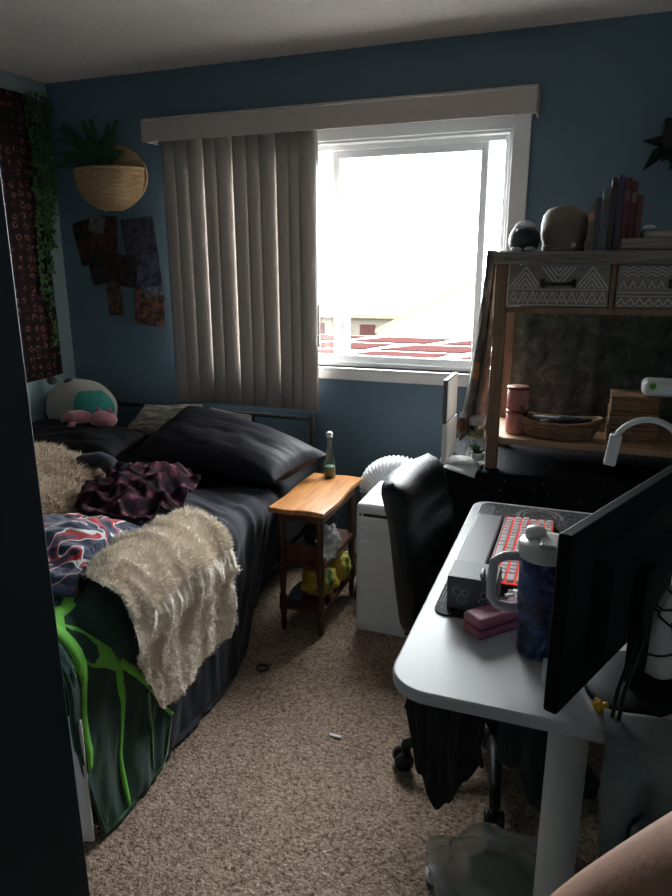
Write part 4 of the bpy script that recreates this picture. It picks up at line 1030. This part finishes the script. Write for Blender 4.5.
# local x runs along the screen, local +y faces the chair
cx = .04
obj('shell', MB().box((cx - mw2, -.012, mz0), (cx + mw2, .012, mz1)), m_monitor, mn, bevel=.005, seg=3, local=True)
b = MB().add([(cx - .17, -.012, mz0 + .05), (cx + .17, -.012, mz0 + .05), (cx + .17, -.012, mz1 - .06), (cx - .17, -.012, mz1 - .06), (cx - .14, -.034, mz0 + .07), (cx + .14, -.034, mz0 + .07), (cx + .14, -.034, mz1 - .09), (cx - .14, -.034, mz1 - .09)],
               [(4, 5, 6, 7), (0, 1, 5, 4), (1, 2, 6, 5), (2, 3, 7, 6), (3, 0, 4, 7)])
obj('rear_hump', b, m_monitor, mn, bevel=.004, local=True)
obj('screen', MB().box((cx - mw2 + .012, .0115, mz0 + .018), (cx + mw2 - .012, .0128, mz1 - .012)), m_screen, mn, local=True)
obj('stand_neck', MB().box((cx - .03, -.052, .006), (cx + .03, -.030, mz1 - .13)), m_monitor, mn, bevel=.004, local=True)
obj('stand_base', MB().lathe([(.115, 0.0005), (.115, .006), (.105, .011), (.03, .014)], (cx, -.045, 0), 36, sx=1.0, sy=.75), m_monitor, mn, smooth=True, local=True)
# cables
b = MB()
for k, (x, y) in enumerate(((.098, 1.115), (.108, 1.11))):
    b.tube([(x + .05, y + .16, dz + .16), (x + .03, y + .06, dz + .10), (x + .005, y - .01, dz + .05), (x - .002, y - .045, dz + .010), (x - .002, 1.040, dz + .008), (x - .002, 1.034, dz - .05), (x + .004, 1.034, dz - .2), (x, 1.036, dz - .45)], .0035, 8)
single('monitor_cables', b, m_black, 'pair of black cables dropping over the near desk edge', 'cable', smooth=True)
# yellow thing, white pouch with cords
b = MB()
for k in range(9): b.ellipsoid((.078 + .009 * cos(k * 2.4) * (k % 3) * .6, 1.115 + .009 * sin(k * 2.4) * (k % 3) * .6, dz + .007 + .005 * (k % 2)), (.0065, .0065, .0065), 10, 8)
single('yellow_knot', b, m_yellow, 'small knobbly yellow knot by the monitor base', 'trinket', smooth=True)
wpch = thing('white_pouch', 'white pleated pouch laced with black cords behind the monitor base', 'pouch', (.20, 1.25, dz))
def f(u, v):
    a = 2 * PI * u; k = .050 * (1 - v) ** .9 + .010; w_ = 1 + .22 * nz(cos(a) * 2, sin(a) * 2, v * 2)
    return Vector((.195 + .02 * v + k * w_ * cos(a), 1.27 + .05 * v + k * w_ * sin(a) * .8, dz + .018 + .165 * v))
obj('pouch_cloth', MB().grid(f, 40, 24), m_paper, wpch, smooth=True, solid=.003)
b = MB()
for z_, tl in ((.04, .3), (.08, -.4), (.115, .3), (.14, .1)):
    P = []
    for q in range(28):
        u = q / 28; p = f(u, min(.98, max(.02, (z_ + tl * .04 * cos(2 * PI * u)) / .165))); c_ = f(u + .5, min(.98, (z_) / .165)); P.append(p + (p - c_).normalized() * .003)
    b.tube(P, .0022, 6, closed=True)
b.tube([(.19, 1.225, dz + .13), (.20, 1.205, dz + .07), (.235, 1.20, dz + .01), (.26, 1.18, dz + .006)], .0025, 6)
obj('cord', b, m_black, wpch, smooth=True)
# gooseneck lamp
lp = thing('gooseneck_lamp', 'white gooseneck lamp arching over behind the monitor', 'lamp', (.33, 2.02, dz))
P = [(.30, 2.02, dz + .02), (.29, 2.02, dz + .12), (.278, 2.02, dz + .20)] + [(.185 + .088 * cos(PI * k / 16), 2.02 - .02 * k / 16, 1.0 + .085 * sin(PI * k / 16)) for k in range(0, 15)]
obj('neck', MB().tube(P, .0085, 12), m_white, lp, smooth=True)
obj('lamp_base', MB().lathe([(.05, .0005), (.05, .015), (.03, .022)], (.30, 2.02, dz), 28), m_white, lp, smooth=True)
b = MB(); hd = Vector(P[-1]); dd = Vector((-.12, 0, -1)).normalized(); b.box((-.016, -.012, -.005), (.016, .012, .085), Matrix.Translation(hd) @ Vector((0, 0, 1)).rotation_difference(dd).to_matrix().to_4x4())
obj('lamp_head', b, m_white, lp, bevel=.004)
# black box added as dark fill for the gap beyond the monitor
pc = thing('dark_fill_box', 'black box added as dark fill behind the monitor at the desk end', 'filler box', (.43, 1.75, dz))
obj('case', MB().box((.335, 1.48, dz + .004), (.48, 1.90, dz + .36)), m_black, pc, bevel=.006); obj('side_panel', MB().box((.332, 1.50, dz + .02), (.336, 1.88, dz + .345)), m_screen, pc)

# ------------------------------------------------------------------ office chair
cxx, cyy = -.16, 1.85
ch = thing('office_chair', 'black leather office chair pushed in at the white desk', 'office chair', (cxx, cyy, 0))
def back(sgn):
    pass
def f_back(u, v):
    # u around the section (front to back), v height
    pass
H0, H1 = .47, .925
def section(v):
    z = H0 + (H1 - H0) * v
    xc = -.405 - .065 * v + .015 * sin(PI * v); wd = .205 * (1 - .12 * abs(2 * v - 1) ** 3); th = .040 + .012 * sin(PI * min(1, v * 1.15)) + .012 * math.exp(-((v - .9) / .12) ** 2)
    return z, xc, wd, th
b = MB(); nv_, nu_ = 30, 44; rings = []
for jv in range(nv_ + 1):
    v = jv / nv_; z, xc, wd, th = section(v)
    e = 1.0
    if v > .9: e = max(.02, math.sqrt(max(0, 1 - ((v - .9) / .1) ** 2)))
    if v < .06: e = max(.02, math.sqrt(max(0, 1 - ((.06 - v) / .06) ** 2)))
    ring = []
    for i in range(nu_):
        a = 2 * PI * i / nu_; cc, ss = cos(a), sin(a); p = 4.0
        yy = wd * (abs(cc) ** (2 / p)) * (1 if cc > 0 else -1) * (.90 + .10 * e); xx = th * (abs(ss) ** (2 / 2.6)) * (1 if ss > 0 else -1) * e
        if ss > 0: xx -= .010 * math.exp(-((v - .42) / .03) ** 2) + .010 * math.exp(-((v - .72) / .03) ** 2)
        curve = .03 * (yy / .2) ** 2
        ring.append(Vector((xc + xx + curve + .05 * (yy / .2) * .35, cyy + .02 + yy, z)))
    rings.append(ring)
vs = [p for r_ in rings for p in r_]; fs = [(jv * nu_ + i, jv * nu_ + (i + 1) % nu_, (jv + 1) * nu_ + (i + 1) % nu_, (jv + 1) * nu_ + i) for jv in range(nv_) for i in range(nu_)]
fs += [tuple(reversed(range(nu_))), tuple(nv_ * nu_ + i for i in range(nu_))]
obj('backrest', b.add(vs, fs), m_leather, ch, smooth=True)
obj('seat', MB().box((cxx - .23, cyy - .23, .42), (cxx + .25, cyy + .23, .50)), m_leather, ch, bevel=.035, seg=5)
b = MB().box((-.44, cyy - .04, .40), (-.20, cyy + .04, .418)); b.box((-.445, cyy - .04, .40), (-.43, cyy + .04, .60)); obj('back_bracket', b, m_black, ch, bevel=.004)
obj('gas_column', MB().lathe([(.028, .10), (.028, .25), (.018, .25), (.018, .40), (.06, .405), (.06, .42)], (cxx, cyy, 0), 20), m_black, ch, smooth=True)
hub = obj('hub', MB().lathe([(.045, .065), (.05, .07), (.045, .12), (.03, .13)], (cxx, cyy, 0), 24), m_black, ch, smooth=True)
for k in range(5):
    a = R(206 + 72 * k); dx, dy = cos(a), sin(a)
    P = [(cxx + dx * r_, cyy + dy * r_, z) for r_, z in ((.03, .10), (.12, .105), (.22, .095), (.285, .078))]
    ar = obj('base_arm', MB().tube(P, [.024, .021, .017, .015], 12), m_black, ch, smooth=True)
    b = MB()
    for sg in (-1, 1):
        b.lathe([(.010, -.010), (.027, -.009), (.030, -.004), (.030, .004), (.027, .009), (.010, .010)], (cxx + dx * .285 - dy * .018 * sg, cyy + dy * .285 + dx * .018 * sg, .031), 20, axis=(-dy, dx, 0))
    b.tube([(cxx + dx * .285, cyy + dy * .285, .03), (cxx + dx * .285, cyy + dy * .285, .085)], .008, 8)
    obj('caster', b, m_black, ar, smooth=True)
# clothes hanging off the chair
def hang(x0, x1, y0, ztop, zb, seed, over=.05, tilt=0):
    def f(u, v):
        L = over + ztop - lerp_curve(zb, u)[0]; s_ = v * L; x = x0 + (x1 - x0) * u
        w_ = .018 * nz(u * 5, 1, seed) + .012 * nz(u * 11, v * 2, seed + 3)
        if s_ < over: return Vector((x + .01 * nz(u * 4, v * 4, seed), y0 + over - s_, ztop + .006 + .01 * abs(nz(u * 6, v * 6, seed))))
        d = s_ - over; k = min(1, d / .06)
        return Vector((x + tilt * d + .02 * nz(v * 3, u * 2, seed + 8) * k, y0 - .02 * k + w_ * k - .15 * d, ztop - d))
    return MB().grid(f, 44, 50)
single('black_shirt', hang(-.385, -.17, 1.600, .508, [(0, .34), (.2, .16), (.42, .07), (.6, .10), (.8, .17), (1, .22)], 3, tilt=.05), m_blackcloth,
       'black garment hanging off the near side of the office chair', 'clothing', smooth=True, solid=.008)
single('teal_fleece', hang(-.125, .06, 1.595, .51, [(0, .26), (.3, .24), (.55, .16), (.8, .10), (1, .08)], 13), m_jacketd,
       'dark teal grey fleece hanging off the chair beside the desk leg', 'clothing', smooth=True, solid=.010)
# grey jacket over the desk corner
jk = thing('grey_jacket', 'grey green jacket slung over the near desk edge at the picture right', 'jacket', (.28, 1.03, .45))
def jfun(u, v):
    x = .085 + .38 * u; T = .085; L = T + .42; s_ = v * L
    hgt = .125 * math.exp(-((u - .74) / .30) ** 2) + .03 * nz(u * 4, v * 4, 6)
    w_ = .030 * ridge(u * 4.5 + v * .8, v * 1.2, 9) + .016 * nz(u * 13, v * 5, 4)
    e = .5 * (1 - u) ** 3
    if s_ < T: return Vector((x, 1.095 - s_, dz + .012 + max(0, hgt) * sin(PI / 2 * min(1, (s_ + .02) / .08))))
    d = s_ - T; k = min(1, d / .09)
    return Vector((x + .03 * d * (1 - u) + .02 * nz(v * 5, u * 2, 3), 1.010 - .045 * sin(k * PI / 2) + w_ * k - .08 * d * u, dz + .012 + max(0, hgt) * (1 - k) - d * (1 - e * .5)))
obj('jacket_cloth', MB().grid(jfun, 50, 60), m_jacket, jk, smooth=True, solid=.010)
def along(L, w_, off):
    vs = []; fs = []
    for i, (u, v) in enumerate(L):
        p = jfun(u, v); e = .02; n = (jfun(min(1, u + e), v) - p).cross(jfun(u, min(1, v + e)) - p).normalized()
        if n.y > 0: n = -n
        a = L[max(0, i - 1)]; c = L[min(len(L) - 1, i + 1)]; t = (jfun(*c) - jfun(*a)).normalized(); sd = t.cross(n).normalized() * w_ / 2
        vs += [p + sd + n * off, p - sd + n * off]
    fs = [(2 * i, 2 * i + 1, 2 * i + 3, 2 * i + 2) for i in range(len(L) - 1)]
    return MB().add(vs, fs)
obj('strap', along([(.10 + .0 * k, .40 + .05 * k) for k in range(11)], .028, .016), m_jacket, jk, smooth=True, solid=.004)
obj('strap', along([(.30 - .012 * k, .36 + .055 * k) for k in range(11)], .022, .016), m_jacketd, jk, smooth=True, solid=.004)

# plastic bag on the floor
def bagdisp(d): return .45 * abs(nz(d.x * 2.4, d.y * 2.4, d.z * 2.4 + 3)) + .14 * nz(d.x * 5, d.y * 5, d.z * 5) - .1
b = MB().ellipsoid((-.075, 1.33, .075), (.165, .15, .085), 48, 34, bagdisp)
b.v = [Vector((p.x, p.y, max(.004, p.z))) for p in b.v]
single('plastic_bag', b, m_bag, 'crumpled grey see-through plastic bag on the carpet by the desk leg', 'bag', smooth=True)
b = MB().ellipsoid((-.075, 1.35, .09), (.08, .055, .04), 30, 20, lambda d: .2 * nz(d.x * 2, d.y * 2, d.z * 2)); single('green_packet', b, m_greenpk, 'green packet inside the see-through plastic bag', 'packet', smooth=True)
single('white_puck', MB().lathe([(.026, 0), (.028, .004), (.028, .016), (.024, .02)], (-.238, 1.37, 0), 24), m_lid, 'round white puck on the carpet left of the plastic bag', 'puck', smooth=True)

# ------------------------------------------------------------------ the photographer's bare arm
bm_v = [(.30, .06, 1.40), (.24, .22, 1.33), (.178, .345, 1.233), (.138, .392, 1.153), (.109, .42, 1.094), (.082, .439, 1.043), (.05, .455, .987), (.015, .47, .92), (.03, .44, .86), (.09, .36, .83), (.16, .28, .81), (.205, .22, .80), (.24, .175, .79)]
rad_ = [.066, .063, .060, .057, .053, .050, .047, .044, .044, .042, .035, .029, .034]
me = bpy.data.meshes.new('person'); me.from_pydata([Vector(p) - Vector((.2, .25, .8)) for p in bm_v], [(i, i + 1) for i in range(len(bm_v) - 1)], [])
pe = bpy.data.objects.new('person', me); C.objects.link(pe); pe.location = (.2, .25, .8)
base = Vector(bm_v[-1]) - Vector((.2, .25, .8))
dirv = Vector((.035, -.035, -.01)).normalized(); sdv = dirv.cross(Vector((0, 0, 1))).normalized()
extra_v, extra_e, extra_r = [], [], []
n0 = len(bm_v)
for q in range(5):
    off = sdv * (q - 1.8) * .017; L = (.04, .068, .075, .07, .055)[q]
    d2 = dirv if q else (dirv * .6 - sdv * 1.0).normalized()
    st = base + off + (dirv * .045 if q else -dirv * .0)
    prev = len(bm_v) - 1
    for k in range(3):
        p = st + d2 * L * k / 2 - Vector((0, 0, 1)) * .018 * (k / 2) ** 2
        extra_v.append(p); extra_e.append((prev, n0 + len(extra_v) - 1)); extra_r.append(.0095 - .0012 * k); prev = n0 + len(extra_v) - 1
me2 = bpy.data.meshes.new('person_body'); me2.from_pydata([v.co.copy() for v in me.vertices] + extra_v, [(i, i + 1) for i in range(n0 - 1)] + extra_e, [])
pe.data = me2; me2.materials.append(m_skin)
sk = pe.modifiers.new('skin', 'SKIN'); sk.use_smooth_shade = True
if not me2.skin_vertices: me2.attributes.new('skin', 'FLOAT', 'POINT') if False else None
try:
    lay = me2.skin_vertices[0].data
except Exception:
    bpy.context.view_layer.objects.active = pe; pe.select_set(True)
    bpy.ops.object.mode_set(mode='EDIT'); bpy.ops.mesh.customdata_skin_add(); bpy.ops.object.mode_set(mode='OBJECT'); pe.select_set(False)
    lay = pe.data.skin_vertices[0].data
for i, r_ in enumerate(rad_ + extra_r): lay[i].radius = (r_, r_)
lay[0].use_root = True
su = pe.modifiers.new('sub', 'SUBSURF'); su.levels = 2; su.render_levels = 2
tag(pe, 'bare forearm of the person taking the photo at the lower right', 'person')
